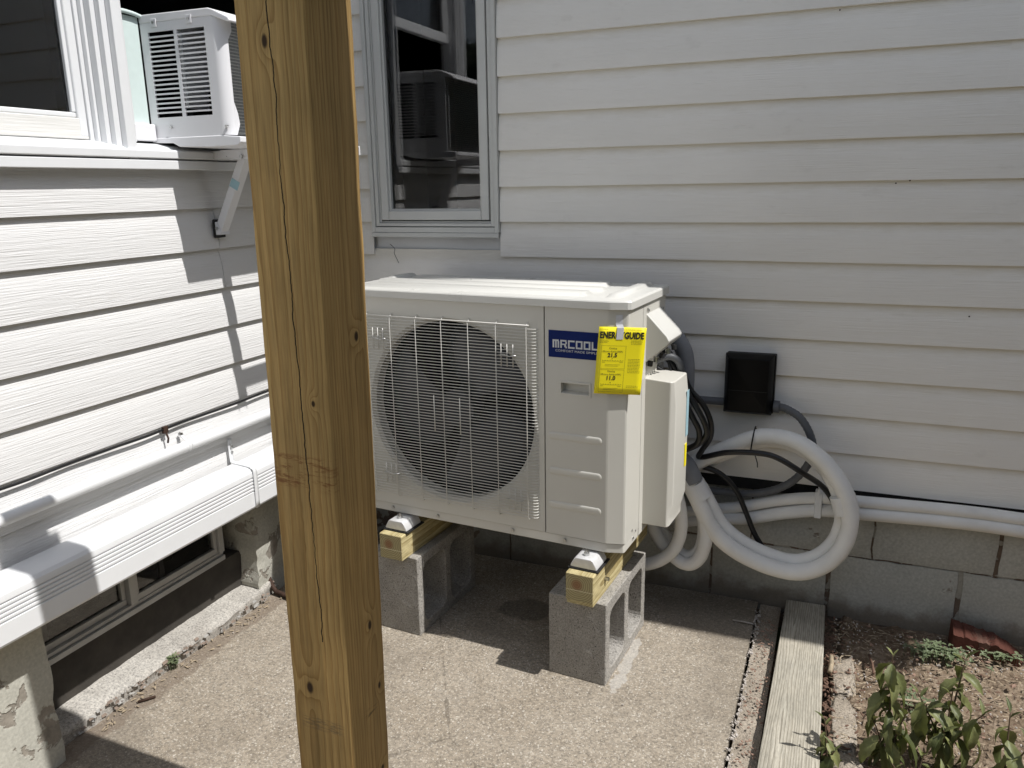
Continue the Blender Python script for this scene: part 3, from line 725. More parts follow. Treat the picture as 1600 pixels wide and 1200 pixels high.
# wire guard
gr = empty('fan_guard', (.405, -.012, .07)); gr.parent = unit
gu0, gu1, gz0, gz1 = .102, .712, .078, .674; NW = 63
wr0 = None
for i in range(NW):
    z = gz0 + (gz1-gz0)*i/(NW-1)
    if wr0 is None:
        pth = [(gu0-.004,.001,z),(gu0,-.008,z),(gu0+.006,-.0125,z),(gu1-.006,-.0125,z),(gu1,-.008,z),(gu1+.004,.001,z)]
        wr0 = MB().tube(pth, .0014, 6, False).build('grille_wire', WIRE, gr, smooth=True); c0 = ORG[wr0.name].copy(); zoff = c0.z - z
    else: dupe(wr0, 'grille_wire', (c0.x, c0.y, z+zoff), gr)
for u in (.105, .198, .295, .390, .486, .582, .684):
    MB().tube([(u,.001,gz1+.020),(u,-.010,gz1+.012),(u,-.0155,gz1+.004),(u,-.0155,gz0-.004),(u,-.010,gz0-.008),(u,.001,gz0-.010)], .0014, 6, False).build('guard_rib', WIRE, gr, smooth=True)
MB().tube([(gu0,-.0125,gz1+.0105),(gu1-.02,-.0125,gz1+.0105)], .0022, 6).build('guard_rib', WIRE, gr, smooth=True)
for u in (.355, .450): MB().tube([(u,-.0155,.32),(u,-.0155,.44)], .0016, 6).build('guard_rib', WIRE, gr, smooth=True)
for (cu2, cz2) in ((.150, .610), (.620, .590), (.175, .150), (.640, .130)):
    for d in (-.02, 0, .02): MB().tube([(cu2+d,-.0155,cz2-.035),(cu2+d,-.0155,cz2+.035)], .0014, 6).build('guard_clip', WIRE, gr, smooth=True)
    MB().tube([(cu2-.03,-.016,cz2),(cu2-.01,-.02,cz2+.004),(cu2+.01,-.02,cz2-.002),(cu2+.03,-.016,cz2+.002)], .0015, 6).build('guard_clip', STEEL, gr, smooth=True)
# badge
bd = box('badge', BLUE, unit, .7505, .905, -.0014, .001, .5945, .6745)
def letters(par):
    s = .0047; h0, h1 = .6235, .6475; x = .764; wl = .0205; gap = .0038; mid = (h0+h1)/2; v0, v1 = -.0022, -.0012
    def bars(ch, x):
        L = {'M': [(0,s,h0,h1),(wl/2-s/2,wl/2+s/2,h0,h1-s),(wl-s,wl,h0,h1-s),(s,wl-s*.3,h1-s,h1)],
             'R': [(0,s,h0,h1),(s,wl-s*.3,h1-s,h1),(wl-s,wl,mid,h1-s),(s,wl-s*.6,mid-s*.6,mid+s*.2),(wl-s*1.7,wl-s*.5,h0+.003,mid-s*.6),(wl-s,wl,h0,h0+.005)],
             'C': [(0,s,h0,h1),(s,wl,h1-s,h1),(s,wl,h0,h0+s)],
             'O': [(0,s,h0,h1),(wl-s,wl,h0,h1),(s,wl-s,h1-s,h1),(s,wl-s,h0,h0+s)],
             'L': [(0,s,h0,h1),(s,wl,h0,h0+s)]}[ch]
        b = MB()
        for (a, c, z_0, z_1) in L: b.box(x+a, x+c, v0, v1, z_0, z_1)
        return b
    for ch in 'MRCOOL':
        bars(ch, x).build('lettering', SILVER, par); x += wl + gap
letters(bd)
def text(name, body, size, mat, parent, place, bold=0.0, align='LEFT', xs=1.0):
    """place(x, y) -> frame position of a point of the flat text"""
    c = bpy.data.curves.new(name, 'FONT'); c.body = body; c.size = size; c.offset = bold; c.align_x = align; c.resolution_u = 2
    o = bpy.data.objects.new(name+'_tmp', c); COL.objects.link(o); bpy.context.view_layer.update()
    me = bpy.data.meshes.new_from_object(o.evaluated_get(bpy.context.evaluated_depsgraph_get()))
    b = MB(); b.v = [tuple(place(v.co.x*xs, v.co.y)) for v in me.vertices]; b.f = [tuple(p.vertices) for p in me.polygons]
    bpy.data.objects.remove(o); bpy.data.meshes.remove(me)
    return b.build(name, mat, parent)
text('lettering', 'COMFORT MADE SIMPLE', .0098, SILVER, bd, lambda x, y: Vector((.772+x, -.0020, .6120+y)), xs=1.22)
# wiring cover and valve cover on the right side
prof = [(.979,.712),(.985,.711),(1.052,.642),(1.060,.628),(1.055,.616),(.987,.556),(.979,.555)]
MB().prism(prof, 'y', .185, .335).xf(lambda p: Vector((p.x, p.y, p.z))).build('wiring_cover', PAINT2, unit, .008, 3)
vc = MB(); prof = [(.981,.188),(1.068,.188),(1.084,.200),(1.088,.262),(1.088,.335),(.981,.335)]
vco = MB()
zz = [(.030, 0), (.060, 0), (.110, 1), (.425, 1), (.503, .3)]
for z, k in zz:
    for (p, q) in prof:
        uu = p if p < 1.07 else 1.068 + (p-1.068)*(.35 + .65*k)
        vco.v.append((uu, q, z + (.0 if p > 1 else .006*(z > .45)) ))
m = len(prof)
for k in range(len(zz)-1):
    for i in range(m): j = (i+1) % m; vco.f.append((k*m+i, k*m+j, (k+1)*m+j, (k+1)*m+i))
vco.f.append(tuple(reversed(range(m)))); vco.f.append(tuple((len(zz)-1)*m+i for i in range(m)))
vo = vco.build('valve_cover', PAINT, unit, .004, 2)
MB().box(1.0886, 1.0895, .305, .333, .30, .45).build('rating_sticker', BLUETAG, vo)
MB().box(1.0886, 1.0900, .300, .322, .20, .275).build('warning_sticker', YELLOW, vo)
for v, z in ((.20, .715), (.36, .70), (.188, .72), (.375, .60)): cyl([(.988,v,z),(.9925,v,z)], .0045, 8).build('screw', STEEL, unit)
for i in range(5):
    cyl([(1.0+.012*i,.20+.02*i,.560+.010*i),(.998+.013*i,.20+.02*i,.545+.010*i)], .008, 10).build('cable_gland', STEEL if i % 2 else RUBBER, unit)
# feet
def foot(u, v0):
    prof = [(-.043,-.0385),(.043,-.0385),(.041,-.029),(.030,-.010),(.024,-.006),(-.024,-.006),(-.030,-.010),(-.041,-.029)]
    f = MB().prism([(u+a, z) for a, z in prof], 'y', v0, v0+.09).build('mounting_foot', FOOTW, unit, .003)
    MB().box(u-.050, u+.050, v0-.004, v0+.10, -.0435, -.0390).build('rubber_pad', RUBBER, f, .001)
    cyl([(u,v0+.028,-.006),(u,v0+.028,.003)], .009, 6).build('bolt', STEEL, f); cyl([(u,v0+.028,.003),(u,v0+.028,.011)], .0045, 10).build('bolt', STEEL, f)
for u in (.205, .883):
    foot(u, -.052); foot(u, .30)

# ------------------------------------------------------------------ energy label (hangs from tape on the chamfered corner)
lab = tag(empty('energy_label', UO, UA, frame=True), 'bright yellow energy rating card taped to the front corner of the heat pump', 'label')
LT = Vector((.912, -.013, .696)); LX = Vector((.125, .043, -.003)); LY = Vector((-.011, -.010, -.193))
LW, LH = .1382, .1960
def LP(x, y, off=0.0):                                             # x from left, y from top in metres
    t, s = x/LW, y/LH
    bow = .003*math.sin(s*math.pi)*(t-.4)
    return LT + LX*t + LY*s + Vector((.325*off, -.946*off + bow, 0))
b = MB(); nx, ny = 8, 10
for j in range(ny+1):
    for i in range(nx+1): b.v.append(tuple(LP(LW*i/nx, LH*j/ny)))
for j in range(ny):
    for i in range(nx): a = j*(nx+1)+i; b.f.append((a, a+nx+1, a+nx+2, a+1))
card = b.build('card', YELLOW, lab, smooth=True); md = card.modifiers.new('t', 'SOLIDIFY'); md.thickness = .0005
def ltext(body, size, x, y, bold=0, align='LEFT', xs=1.0): return text('lettering', body, size, INK, card, lambda a, c: LP(x+a, y-c, .0011), bold, align, xs)
ltext('ENERGYGUIDE', .0262, .004, .0325, .0010, xs=.735)
ltext('Cooling', .0072, .046, .064, 0, 'CENTER'); ltext('Efficiency Rating (SEER)', .0066, .046, .073, 0, 'CENTER', .95); ltext('21.5', .0165, .046, .0870, .0005, 'CENTER')
ltext('Heating', .0072, .046, .131, 0, 'CENTER'); ltext('Efficiency Rating (HSPF)', .0066, .046, .140, 0, 'CENTER', .95); ltext('11.0', .0165, .046, .1540, .0005, 'CENTER')
pr = MB()
def bar(x0, x1, y0, y1): pr.quad(LP(x0,y0,.0010), LP(x0,y1,.0010), LP(x1,y1,.0010), LP(x1,y0,.0010))
for (x0, x1, y0, y1) in ((.012,.084,.054,.121), (.012,.084,.124,.190)):
    bar(x0,x1,y0,y0+.0005); bar(x0,x1,y1-.0005,y1); bar(x0,x0+.0005,y0,y1); bar(x1-.0005,x1,y0,y1)
    yb = y0+.044; bar(x0+.006, x1-.006, yb, yb+.0006)
    for k in range(9): bar(x0+.006+k*.0074, x0+.0068+k*.0074, yb-.0022, yb)
    for k in range(2): bar(x0+.014, x1-.014-.006*k, yb+.011+k*.004, yb+.0116+k*.004)
    bar(x0+.005, x0+.014, yb+.004, yb+.0048); bar(x1-.016, x1-.006, yb+.004, yb+.0048)
    pr.quad(LP(.0445,yb-.0075,.001), LP(.046,yb-.004,.001), LP(.0475,yb-.0075,.001))
def lines(x0, x1, y, n, dy):
    for k in range(n):
        x = x0 + .002*random.random(); e = x1 - .004*random.random()
        while x < e: wd = .002+.004*random.random(); bar(x, min(x+wd, e), y+k*dy, y+k*dy+.0008); x += wd+.0012
lines(.004,.03,.006,1,.003); lines(.06,.132,.006,1,.003); lines(.004,.032,.038,3,.0034); lines(.096,.132,.038,4,.0034); lines(.092,.130,.092,10,.0043); lines(.092,.130,.170,2,.0043)
pr.build('fine_print', INK, card)['kind'] = 'stuff'
b = MB(); pts = [(.955,.0050,.728),(.955,.0050,.701)] + [tuple(LP(.053, y_, .0016)) for y_ in (.003, .036)]
for k, (u, v, z) in enumerate(pts):
    if k < 2: b.v += [(u, v, z), (u+.018, v+.0058, z+.001)]
    else:
        q = LP(.073, (.003, .036)[k-2], .0016); b.v += [(u, v, z), (q.x, q.y, q.z+.001)]
for k in range(3): b.f.append((2*k, 2*k+1, 2*k+3, 2*k+2))
b.build('adhesive_tape', CLEARTAPE, lab)

# ------------------------------------------------------------------ timber beams and concrete blocks under the unit
def beam(u0, u1, label):
    t = tag(empty('timber_beam', UO, UA, frame=True), label, 'beam', 'timber beams under the heat pump')
    zb, zt = -.1325, -.0440
    b = MB().box(u0, u1, -.082, .46, zb, zt).build('timber', BEAMW, t, .003)
    MB().box(u0+.0015, u1-.0015, -.0835, -.0815, zb+.0015, zt-.0015).build('end_face', ENDG, b)
    return t
beam(.838, .927, 'short square treated timber beam under the service panel end, with a bolt in its side')
beam(.158, .247, 'short square treated timber beam half hidden by the post, under the fan end')
sq = tag(empty('shim_board', UO, UA, frame=True), 'thin timber shim between right hand beam and concrete block', 'shim')
MB().box(.840, .925, -.078, .30, -.1455, -.1330).build('board', BEAMW, sq, .002)
cyl([(.927,.02,-.095),(.940,.02,-.095)], .006, 6).build('bolt', STEEL, bpy.data.objects['timber_beam'])
def cblock(u0, zt, v0, label):
    t = tag(empty('concrete_block', UO, UA, frame=True), label, 'concrete block', 'concrete blocks carrying the heat pump')
    w_, L, zb = .190, .395, -.4234; h = zt - zb; u1 = u0 + w_
    # face outline (v,z) with two rounded cores
    cores = []
    for (c0, c1) in ((.035, .180), (.215, .360)):
        q0, q1 = .036, h-.036; r = .030; pts = []
        for (cx, cy, a0_) in ((c1-r, q1-r, 0), (c0+r, q1-r, 90), (c0+r, q0+r, 180), (c1-r, q0+r, 270)):
            for k in range(5): a = R(a0_ + 22.5*k); pts.append((cx+r*math.cos(a), cy+r*math.sin(a)))
        cores.append(pts)
    bm = bmesh.new()
    def loop(pts, u): return [bm.verts.new((u, v0+p, zb+q)) for p, q in pts]
    def rough(v):
        n_ = noise.fractal(v.co*30, 1, 2, 3); v.co += Vector((.0012*n_, .0010*noise.noise(v.co*45), .0010*noise.noise(v.co*37)))
    outer = []
    N = 14
    for (p, q, r_, s_) in ((0,0,L,0),(L,0,L,h),(L,h,0,h),(0,h,0,0)):
        for k in range(N): outer.append((p+(r_-p)*k/N, q+(s_-q)*k/N))
    sides = []
    for u in (u0, u1):
        lo_ = loop(outer, u); lc = [loop(c, u) for c in cores]; sides.append((lo_, lc))
        ed = []
        for lp in [lo_] + lc:
            for i in range(len(lp)): ed.append(bm.edges.new((lp[i], lp[(i+1) % len(lp)])))
        bmesh.ops.triangle_fill(bm, use_beauty=True, use_dissolve=False, edges=ed)
    # cut away the fill inside the cores
    kill = []
    for f in bm.faces:
        c = f.calc_center_median(); p, q = c.y-v0, c.z-zb
        for (c0, c1) in ((.035,.180),(.215,.360)):
            if c0+.004 < p < c1-.004 and .040 < q < h-.040 and all(any((v.co-w_.co).length < 1e-6 for cc in (sides[0][1]+sides[1][1]) for w_ in cc) for v in f.verts): kill.append(f); break
    bmesh.ops.delete(bm, geom=kill, context='FACES')
    for k in range(-1, 2):
        A = sides[0][0] if k < 0 else sides[0][1][k]; B = sides[1][0] if k < 0 else sides[1][1][k]
        for i in range(len(A)):
            j = (i+1) % len(A); bm.faces.new((A[i], A[j], B[j], B[i]))
    bmesh.ops.subdivide_edges(bm, edges=[e for e in bm.edges if abs(e.verts[0].co.x-e.verts[1].co.x) > .1], cuts=6)
    bmesh.ops.recalc_face_normals(bm, faces=bm.faces)
    for v in bm.verts: rough(v)
    me = bpy.data.meshes.new('block'); bm.to_mesh(me); bm.free(); me.materials.append(CMU)
    o = bpy.data.objects.new('block', me); COL.objects.link(o); o.parent = t; ORG[o.name] = Vector((0,0,0))
    mdb = o.modifiers.new('bevel', 'BEVEL'); mdb.width = .0025; mdb.segments = 1; mdb.limit_method = 'ANGLE'; mdb.angle_limit = R(50)
    return t
cblock(.766, -.1460, -.046, 'hollow concrete block on the patio with its right side in full sun')
cblock(.090, -.1330, -.046, 'hollow concrete block in the shade beside the wooden post')

# ------------------------------------------------------------------ wooden post and the beam it carries (out of frame)
post = tag(empty('wooden_post', (.9582-.034*1.51, -1.5474+.0307*1.51, 0)), 'tall yellowish treated timber post with a long crack, close in front', 'post')
PB = MB(); hs = .07
def rsq(hs, r):
    return [(hs-r,-hs),(hs-r*.3,-hs+r*.3),(hs,-hs+r),(hs,hs-r),(hs-r*.3,hs-r*.3),(hs-r,hs),(-hs+r,hs),(-hs+r*.3,hs-r*.3),(-hs,hs-r),(-hs,-hs+r),(-hs+r*.3,-hs+r*.3),(-hs+r,-hs)]
PB.prism(rsq(hs, .006), 'z', 0, 2.03, 60)
PB.xf(lambda p: Vector((p.x + .0012*noise.noise(Vector((p.x*30, p.y*30, p.z*9))), p.y + .0018*noise.noise(Vector((p.x*30+5, p.y*30, p.z*11))), p.z)))
pc_ = ORG[post.name].copy(); ORG[post.name] = Vector((0,0,0))
po = PB.build('timber', POSTW, post, smooth=True, auto=30)
post.rotation_euler = (math.atan(.0307), math.atan(.034), R(-.9))
pbm = tag(MB().box(-.07+1.0, 3.6, -1.663, -1.523, 2.04, 2.14).build('porch_beam', BEAMW, None, .004), 'long timber beam resting on top of the wooden post', 'beam')

# ------------------------------------------------------------------ window air conditioner with its support bracket
ac = tag(empty('window_air_conditioner', (.1, -.66, 1.64)), 'white window air conditioner with slotted side, sticking out of the side window', 'air conditioner')
ay0, ay1, ax0, ax1, az0, az1 = -.890, -.430, -.055, .232, 1.662, 1.975
# near side: frame around two columns of slots
sc0, sc1, sc2, sc3 = -.028, .066, .078, .176; sz0, sz1 = 1.718, 1.950
sf = MB()
sf.box(ax0, sc0, ay0, ay0+.006, az0, az1).box(sc3, .205, ay0, ay0+.006, az0, az1).box(sc1, sc2, ay0, ay0+.006, sz0, sz1).box(sc0, sc3, ay0, ay0+.006, az0, sz0).box(sc0, sc3, ay0, ay0+.006, sz1, az1)
shell = sf.build('side_panel', ACWHITE, ac)
NB = 18
lv = None
for i in range(1, NB):
    z = sz0 + (sz1-sz0)*i/NB
    for (a, c) in ((sc0, sc1), (sc2, sc3)):
        MB().box(a-.0005, c+.0005, ay0+.0004, ay0+.0056, z-.0022, z+.0022).build('louver', ACWHITE, shell)
# rounded outer corner column
cc = [(.205+.027*math.sin(R(a)), ay0+.027-.027*math.cos(R(a))) for a in range(0, 91, 10)]
MB().prism(cc + [(.226, ay0+.027), (.205, ay0+.006)], 'z', az0, az1-.002).build('corner_column', ACWHITE, ac, smooth=True, auto=40)
MB().prism([(ay0+.0272, az0), (ay0+.030, az0), (ay0+.045, az0+.03), (ay0+.040, az0+.06), (ay0+.028, az0+.09), (ay0+.028, az1-.06), (ay0+.045, az1-.035), (ay0+.045, az1-.002), (ay0+.0272, az1-.002)], 'x', .226, .232).build('corner_flange', ACWHITE, ac)
# top cover
tp = [(-.057, 1.9755), (.205, 1.9755), (.262, 1.955), (.268, 1.958), (.262, 1.968), (.21, 1.992), (.195, 1.9965), (-.057, 1.9985)]
tpo = MB().prism(tp, 'y', ay0-.002, ay1+.002).build('top_cover', ACWHITE, ac, .004, 3)
for x in (.0, .128):
    MB().box(x-.010, x+.010, ay0-.005, ay0-.0022, 1.962, 1.984).build('screw_tab', ACWHITE, tpo, .001)
    cyl([(x,ay0-.005,1.974),(x,ay0-.008,1.974)], .004, 8).build('screw', STEEL, tpo)
cyl([(.02,ay0,1.69),(.02,ay0-.004,1.69)], .004, 8).build('screw', STEEL, ac); cyl([(.222,ay0+.004,1.685),(.222,ay0-.004,1.685)], .004, 8).build('screw', STEEL, ac)
fp = MB().box(ax0, sc0, ay1-.006, ay1, az0, az1).box(sc3, .225, ay1-.006, ay1, az0, az1).box(sc1, sc2, ay1-.006, ay1, sz0, sz1).box(sc0, sc3, ay1-.006, ay1, az0, sz0).box(sc0, sc3, ay1-.006, ay1, sz1, az1).build('side_panel', ACWHITE, ac)
for i in range(1, NB):
    z = sz0 + (sz1-sz0)*i/NB
    for (a, c) in ((sc0, sc1), (sc2, sc3)): MB().box(a-.0005, c+.0005, ay1-.0056, ay1-.0004, z-.0026, z+.0026).build('louver', ACWHITE, fp)
tr = [(-.057, 1.648), (.02, 1.646), (.045, 1.634), (.15, 1.630), (.255, 1.632), (.268, 1.640), (.268, 1.656), (.20, 1.6615), (-.057, 1.6615)]
MB().prism(tr, 'y', ay0-.003, ay1+.003).build('drip_tray', ACWHITE, ac, .003, 3)
box('condenser_coil', FIN, ac, .195, .212, ay0+.03, ay1-.01, az0+.002, az1-.004)
fl0 = None
for i in range(34):
    z = az0+.008+i*.0088
    if fl0 is None:
        fl0 = MB().box(.2125, .2165, ay0+.032, ay1-.012, z-.0009, z+.0009).build('fin', STEEL, ac); fc = ORG[fl0.name].copy(); fz = fc.z - z
    else: dupe(fl0, 'fin', (fc.x, fc.y, z+fz), ac)
box('inner_box', FANP, ac, -.05, .06, ay0+.05, ay1-.05, az0+.01, az1-.08); box('inner_divider', ACWHITE, ac, .062, .075, ay0+.02, ay1-.03, az0+.08, az1-.01)
box('inner_divider', ACWHITE, ac, .155, .168, ay0+.03, ay1-.03, az0+.06, az1-.01); box('compressor', FANP, ac, .085, .15, ay0+.08, ay0+.2, az0+.01, az0+.15, .02)
# curtain panel beside it
cq = [(-1.005, 1.66), (ay0-.004, 1.66), (ay0-.004, 1.992), (-.95, 1.992), (-.985, 1.984), (-1.0, 1.965), (-1.005, 1.94)]
MB().prism(cq, 'x', -.064, -.058).build('side_curtain', MINT, ac)
box('side_curtain_track', ACWHITE, ac, -.062, -.035, -1.004, ay0-.004, 1.652, 1.70, .004)
MB().tube(spline([(-.05,-1.003,1.95),(-.05,-.995,1.985),(-.05,-.965,1.999),(-.05,-.92,1.999),(-.05,-.885,1.994)], 6), .006, 8).build('curtain_edge', MINT, ac, smooth=True)

br = tag(empty('support_bracket', (.1, -.71, 1.38)), 'white steel support bracket with a diagonal brace under the window air conditioner', 'bracket')
BY = -.722
arm = MB().box(-.06, .536, BY-.021, BY-.0165, 1.602, 1.627).box(-.06, .536, BY+.0165, BY+.021, 1.602, 1.627).box(-.06, .536, BY-.0165, BY+.0165, 1.624, 1.627)
armo = arm.build('arm', ACWHITE, br)
for x in [.085 + i*.014 for i in range(6)] + [-.045+i*.012 for i in range(6)]: cyl([(x,BY-.0208,1.612),(x,BY-.0218,1.612)], .0036 if x > .05 else .0018, 8).build('peg_hole', RUBBER, armo)
MB().prism([(.065,1.629),(.20,1.629),(.20,1.600),(.10,1.600)], 'y', BY-.0265, BY-.0222).build('side_plate', ACWHITE, br)
def slanted(name, mat, par, p0, p1, wx, wy, y):
    p0, p1 = Vector(p0), Vector(p1); d = (p1-p0).normalized(); n_ = Vector((-d.y, d.x))*wx/2
    c = [p0-n_, p0+n_, p1+n_, p1-n_]
    return MB().prism([(q.x, q.y) for q in c], 'y', y-wy/2, y+wy/2).build(name, mat, par, .0015)
bo = slanted('brace', ACWHITE, br, (.016, 1.385), (.140, 1.610), .026, .034, BY)
MB().prism([(.080,1.522),(.108,1.507),(.121,1.531),(.093,1.546)], 'y', BY-.0185, BY-.0172).build('sticker', BLUETAG, bo)
MB().box(.001, .010, BY-.024, BY+.024, 1.362, 1.42).build('foot_plate', RUBBER, br, .003); MB().prism([(.010,1.372),(.03,1.372),(.028,1.385),(.016,1.412),(.010,1.412)], 'y', BY-.022, BY+.022).build('foot_clevis', ACWHITE, br, .002)
cyl([(.018,BY-.026,1.392),(.018,BY+.026,1.392)], .005, 10).build('pivot_pin', STEEL, br); cyl([(.145,BY-.032,1.608),(.145,BY+.028,1.608)], .006, 10).build('pivot_pin', STEEL, br)
box('cross_bar', ACWHITE, br, .400, .436, BY+.014, -.566, 1.515, 1.5385, .002)
MB().box(.404, .432, BY-.012, BY+.012, 1.5, 1.6015).build('hanger', ACWHITE, br)

# ------------------------------------------------------------------ side wall pipework
dsp = tag(empty('horizontal_downspout', (.06, -1.6, .47)), 'white ribbed downspout running level along the foot of the side wall', 'downspout')
pr_ = [(.018,.478),(.098,.474),(.106,.477),(.110,.484),(.110,.530)]
zc = .534
for i in range(5):
    pr_ += [(.110,zc),(.1055,zc+.0018),(.1055,zc+.0042),(.110,zc+.006)]; zc += .0115
pr_ += [(.110,.590),(.108,.602),(.101,.611),(.090,.616),(.030,.620),(.018,.618)]
MB().prism(pr_, 'y', -3.6, -.20, 40).build('pipe', TRIM, dsp, smooth=True, auto=25)
st = [(.004,-.775,.70),(.006,-.778,.66),(.012,-.782,.635),(.022,-.785,.6225),(.092,-.790,.6185),(.104,-.791,.613),(.1125,-.792,.600),(.1125,-.793,.478)]
b = MB()
for p in spline(st, 4): b.v += [(p.x, p.y-.009, p.z), (p.x, p.y+.009, p.z)]
for k in range(len(b.v)//2-1): b.f.append((2*k, 2*k+1, 2*k+3, 2*k+2))
so_ = b.build('strap', TRIM, dsp, smooth=True); so_.modifiers.new('t', 'SOLIDIFY').thickness = .002
for z in (.655, .675): cyl([(.006,-.776,z),(.014,-.776,z)], .004, 8).build('screw', STEEL, so_)
cd = tag(empty('white_conduit_pipe', (.03, -1.6, .73)), 'straight white plastic pipe clipped along the side wall above the downspout', 'pipe')
cyl([(.030,-3.6,.750),(.030,-1.8,.747),(.030,-.20,.742)], .0165, 20).build('pipe', TRIM, cd, smooth=True, auto=60)
def clip(y):
    pts = [(.0,y,.775),(.012,y,.778),(.030,y,.7655),(.043,y,.757),(.0475,y,.745),(.043,y,.732),(.030,y,.7265),(.012,y,.722),(0,y,.718)]
    b = MB()
    for p in spline(pts, 4): b.v += [(p.x, p.y-.007, p.z), (p.x, p.y+.007, p.z)]
    for k in range(len(b.v)//2-1): b.f.append((2*k, 2*k+1, 2*k+3, 2*k+2))
    o = b.build('clip', TRIM, cd, smooth=True); o.modifiers.new('t', 'SOLIDIFY').thickness = .002
    cyl([(.004,y,.780),(.013,y,.780)], .006, 8).build('screw', STEEL, o)
clip(-.985); clip(-1.9)
pts = [(.008, -3.4, .812)] + [(.004+.0015*math.sin(i*1.7), -1.75+i*.13, .8125+.002*math.sin(i*2.3)) for i in range(12)] + [(.01,-.1,.81)]
tag(MB().tube(spline(pts, 5), .0042, 8).build('black_cable', CABLE, None, smooth=True), 'thin black cable tucked under a siding course on the sunny side wall', 'cable')
hk = tag(empty('cable_hook', (.008, -1.04, .78)), 'small rusty cable hook on the sunny siding', 'hook')
MB().box(.001,.012,-1.050,-1.032,.800,.822).build('plate', RUST, hk, .002); MB().tube([(.010,-1.041,.80),(.016,-1.041,.785),(.012,-1.041,.770)], .003, 8).build('prong', RUST, hk, smooth=True)
# bent iron pipe at the end of the kerb
tag(MB().tube(spline([(-.11,-.52,.16),(-.10,-.53,.085),(-.085,-.545,.055),(-.055,-.555,.020),(-.02,-.562,.014),(.06,-.575,.012),(.15,-.55,.012)], 6), .009, 10).build('bent_pipe', RUST, None, smooth=True), 'dark bent pipe lying at the end of the kerb behind the post', 'pipe')

# ------------------------------------------------------------------ electrical disconnect and cables on the rear wall
db = tag(empty('disconnect_box', (1.60, -.04, .73)), 'black plastic electrical disconnect box mounted on the grey siding', 'electrical box')
MB().prism([(1.522,-.001),(1.684,-.001),(1.684,-.040),(1.522,-.040)], 'z', .742, .944).build('body', BLACKP, db, .004)
fr = MB()
for (ins, y) in ((0, -.0405), (.001, -.050), (.014, -.078), (.017, -.080)):
    for (x, z) in ((1.520+ins, .738+ins*1.1), (1.680-ins, .738+ins*1.1), (1.680-ins, .947-ins*.8), (1.520+ins, .947-ins*.8)): fr.v.append((x, y, z))
for k in range(3):
    for i in range(4): j = (i+1) % 4; fr.f.append((k*4+i, k*4+j, k*4+4+j, k*4+4+i))
fr.f.append((12,13,14,15)); fr.f.append((3,2,1,0))
fo = fr.build('cover', BLACKP, db, .003); box('cover_seam', RUBBER, fo, 1.536, 1.664, -.0812, -.0805, .824, .826)
wh = tag(empty('grey_flexible_conduit', (1.75, -.06, .45)), 'grey flexible conduit curving out of the black box and back below', 'conduit')
cyl([(1.684,-.035,.768),(1.704,-.036,.768)], .021, 14).build('connector', GREYPVC, wh, .002)
whp = [(1.70,-.036,.768),(1.726,-.045,.766),(1.772,-.06,.743),(1.807,-.065,.69),(1.82,-.06,.631),(1.80,-.06,.568),(1.756,-.055,.51),(1.696,-.05,.471),(1.612,-.045,.446),(1.536,-.045,.443),(1.44,-.07,.455),(1.36,-.12,.52)]
sp_ = spline(whp, 12); n_ = len(sp_)
MB().tube(sp_, .0130, 12, rfun=lambda t: 1 + .045*math.sin(t*n_*2.2)).build('hose', GREYPVC, wh, smooth=True)
tag(MB().tube([(1.25,-.033,.770),(1.522,-.033,.770)], .0135, 14).build('grey_conduit_pipe', GREYPVC, None, smooth=True, auto=60), 'straight grey pipe entering the black box from the left', 'pipe')
# refrigerant lines in white insulation
def shift(pts, dy, dr, c):
    out = []
    for p in pts:
        p = Vector(p); d = Vector((p.x-c[0], 0, p.z-c[1]))
        d = d.normalized() if d.length > 1e-5 else d
        out.append(p + d*dr + Vector((0, dy, 0)))
    return out
big = [(1.33,-.115,.49),(1.40,-.10,.525),(1.465,-.085,.563),(1.544,-.085,.615),(1.63,-.09,.660),(1.70,-.095,.674),(1.777,-.10,.660),(1.856,-.11,.610),(1.912,-.12,.538),(1.938,-.125,.465),(1.938,-.13,.396),(1.914,-.135,.325),(1.863,-.14,.268),(1.79,-.14,.241),(1.694,-.145,.252),(1.602,-.15,.293),(1.532,-.155,.353),(1.487,-.165,.436),(1.45,-.175,.505),(1.40,-.19,.56),(1.345,-.215,.57)]
big = [(x + .005*noise.noise(Vector((i*1.3, 0, 3))), y + .006*noise.noise(Vector((i*1.7, 4, 3))), z + .005*noise.noise(Vector((i*1.1, 9, 3)))) for i, (x, y, z) in enumerate(big)]
bl = tag(empty('insulated_line_loop', (1.7, -.12, .2)), 'large white insulated pipe loop hanging below the black box', 'pipe loop')
MB().tube(spline(shift(big, -.018, .010, (1.7,.45)), 6), .0275, 16, rfun=lambda t: 1+.035*noise.noise(Vector((t*40, 1, 0)))).build('line', FOAM, bl, smooth=True)
MB().tube(spline(shift(big, .022, -.016, (1.7,.45)), 6), .0225, 16, rfun=lambda t: 1+.04*noise.noise(Vector((t*40, 5, 0)))).build('line', FOAM, bl, smooth=True)
for i, rt in ((18, .037), (9, .037)):
    p, q = Vector(big[i]), Vector(big[i-1]); d = (q-p).normalized(); MB().tube([p-d*.01, p+d*.03, p+d*.05], .040, 16).build('tape_wrap', TAPE, bl, smooth=True, auto=50)
tie = [(1.630+.0*math.cos(a)+.004*math.sin(a), -.092+.055*math.cos(a), .660+.046*math.sin(a)) for a in [2*math.pi*i/16 for i in range(17)]]
MB().tube(tie, .0025, 6).build('cable_tie', CABLE, bl); MB().tube([(1.640,-.14,.63),(1.652,-.15,.60),(1.653,-.15,.585)], .0018, 6).build('cable_tie', CABLE, bl)
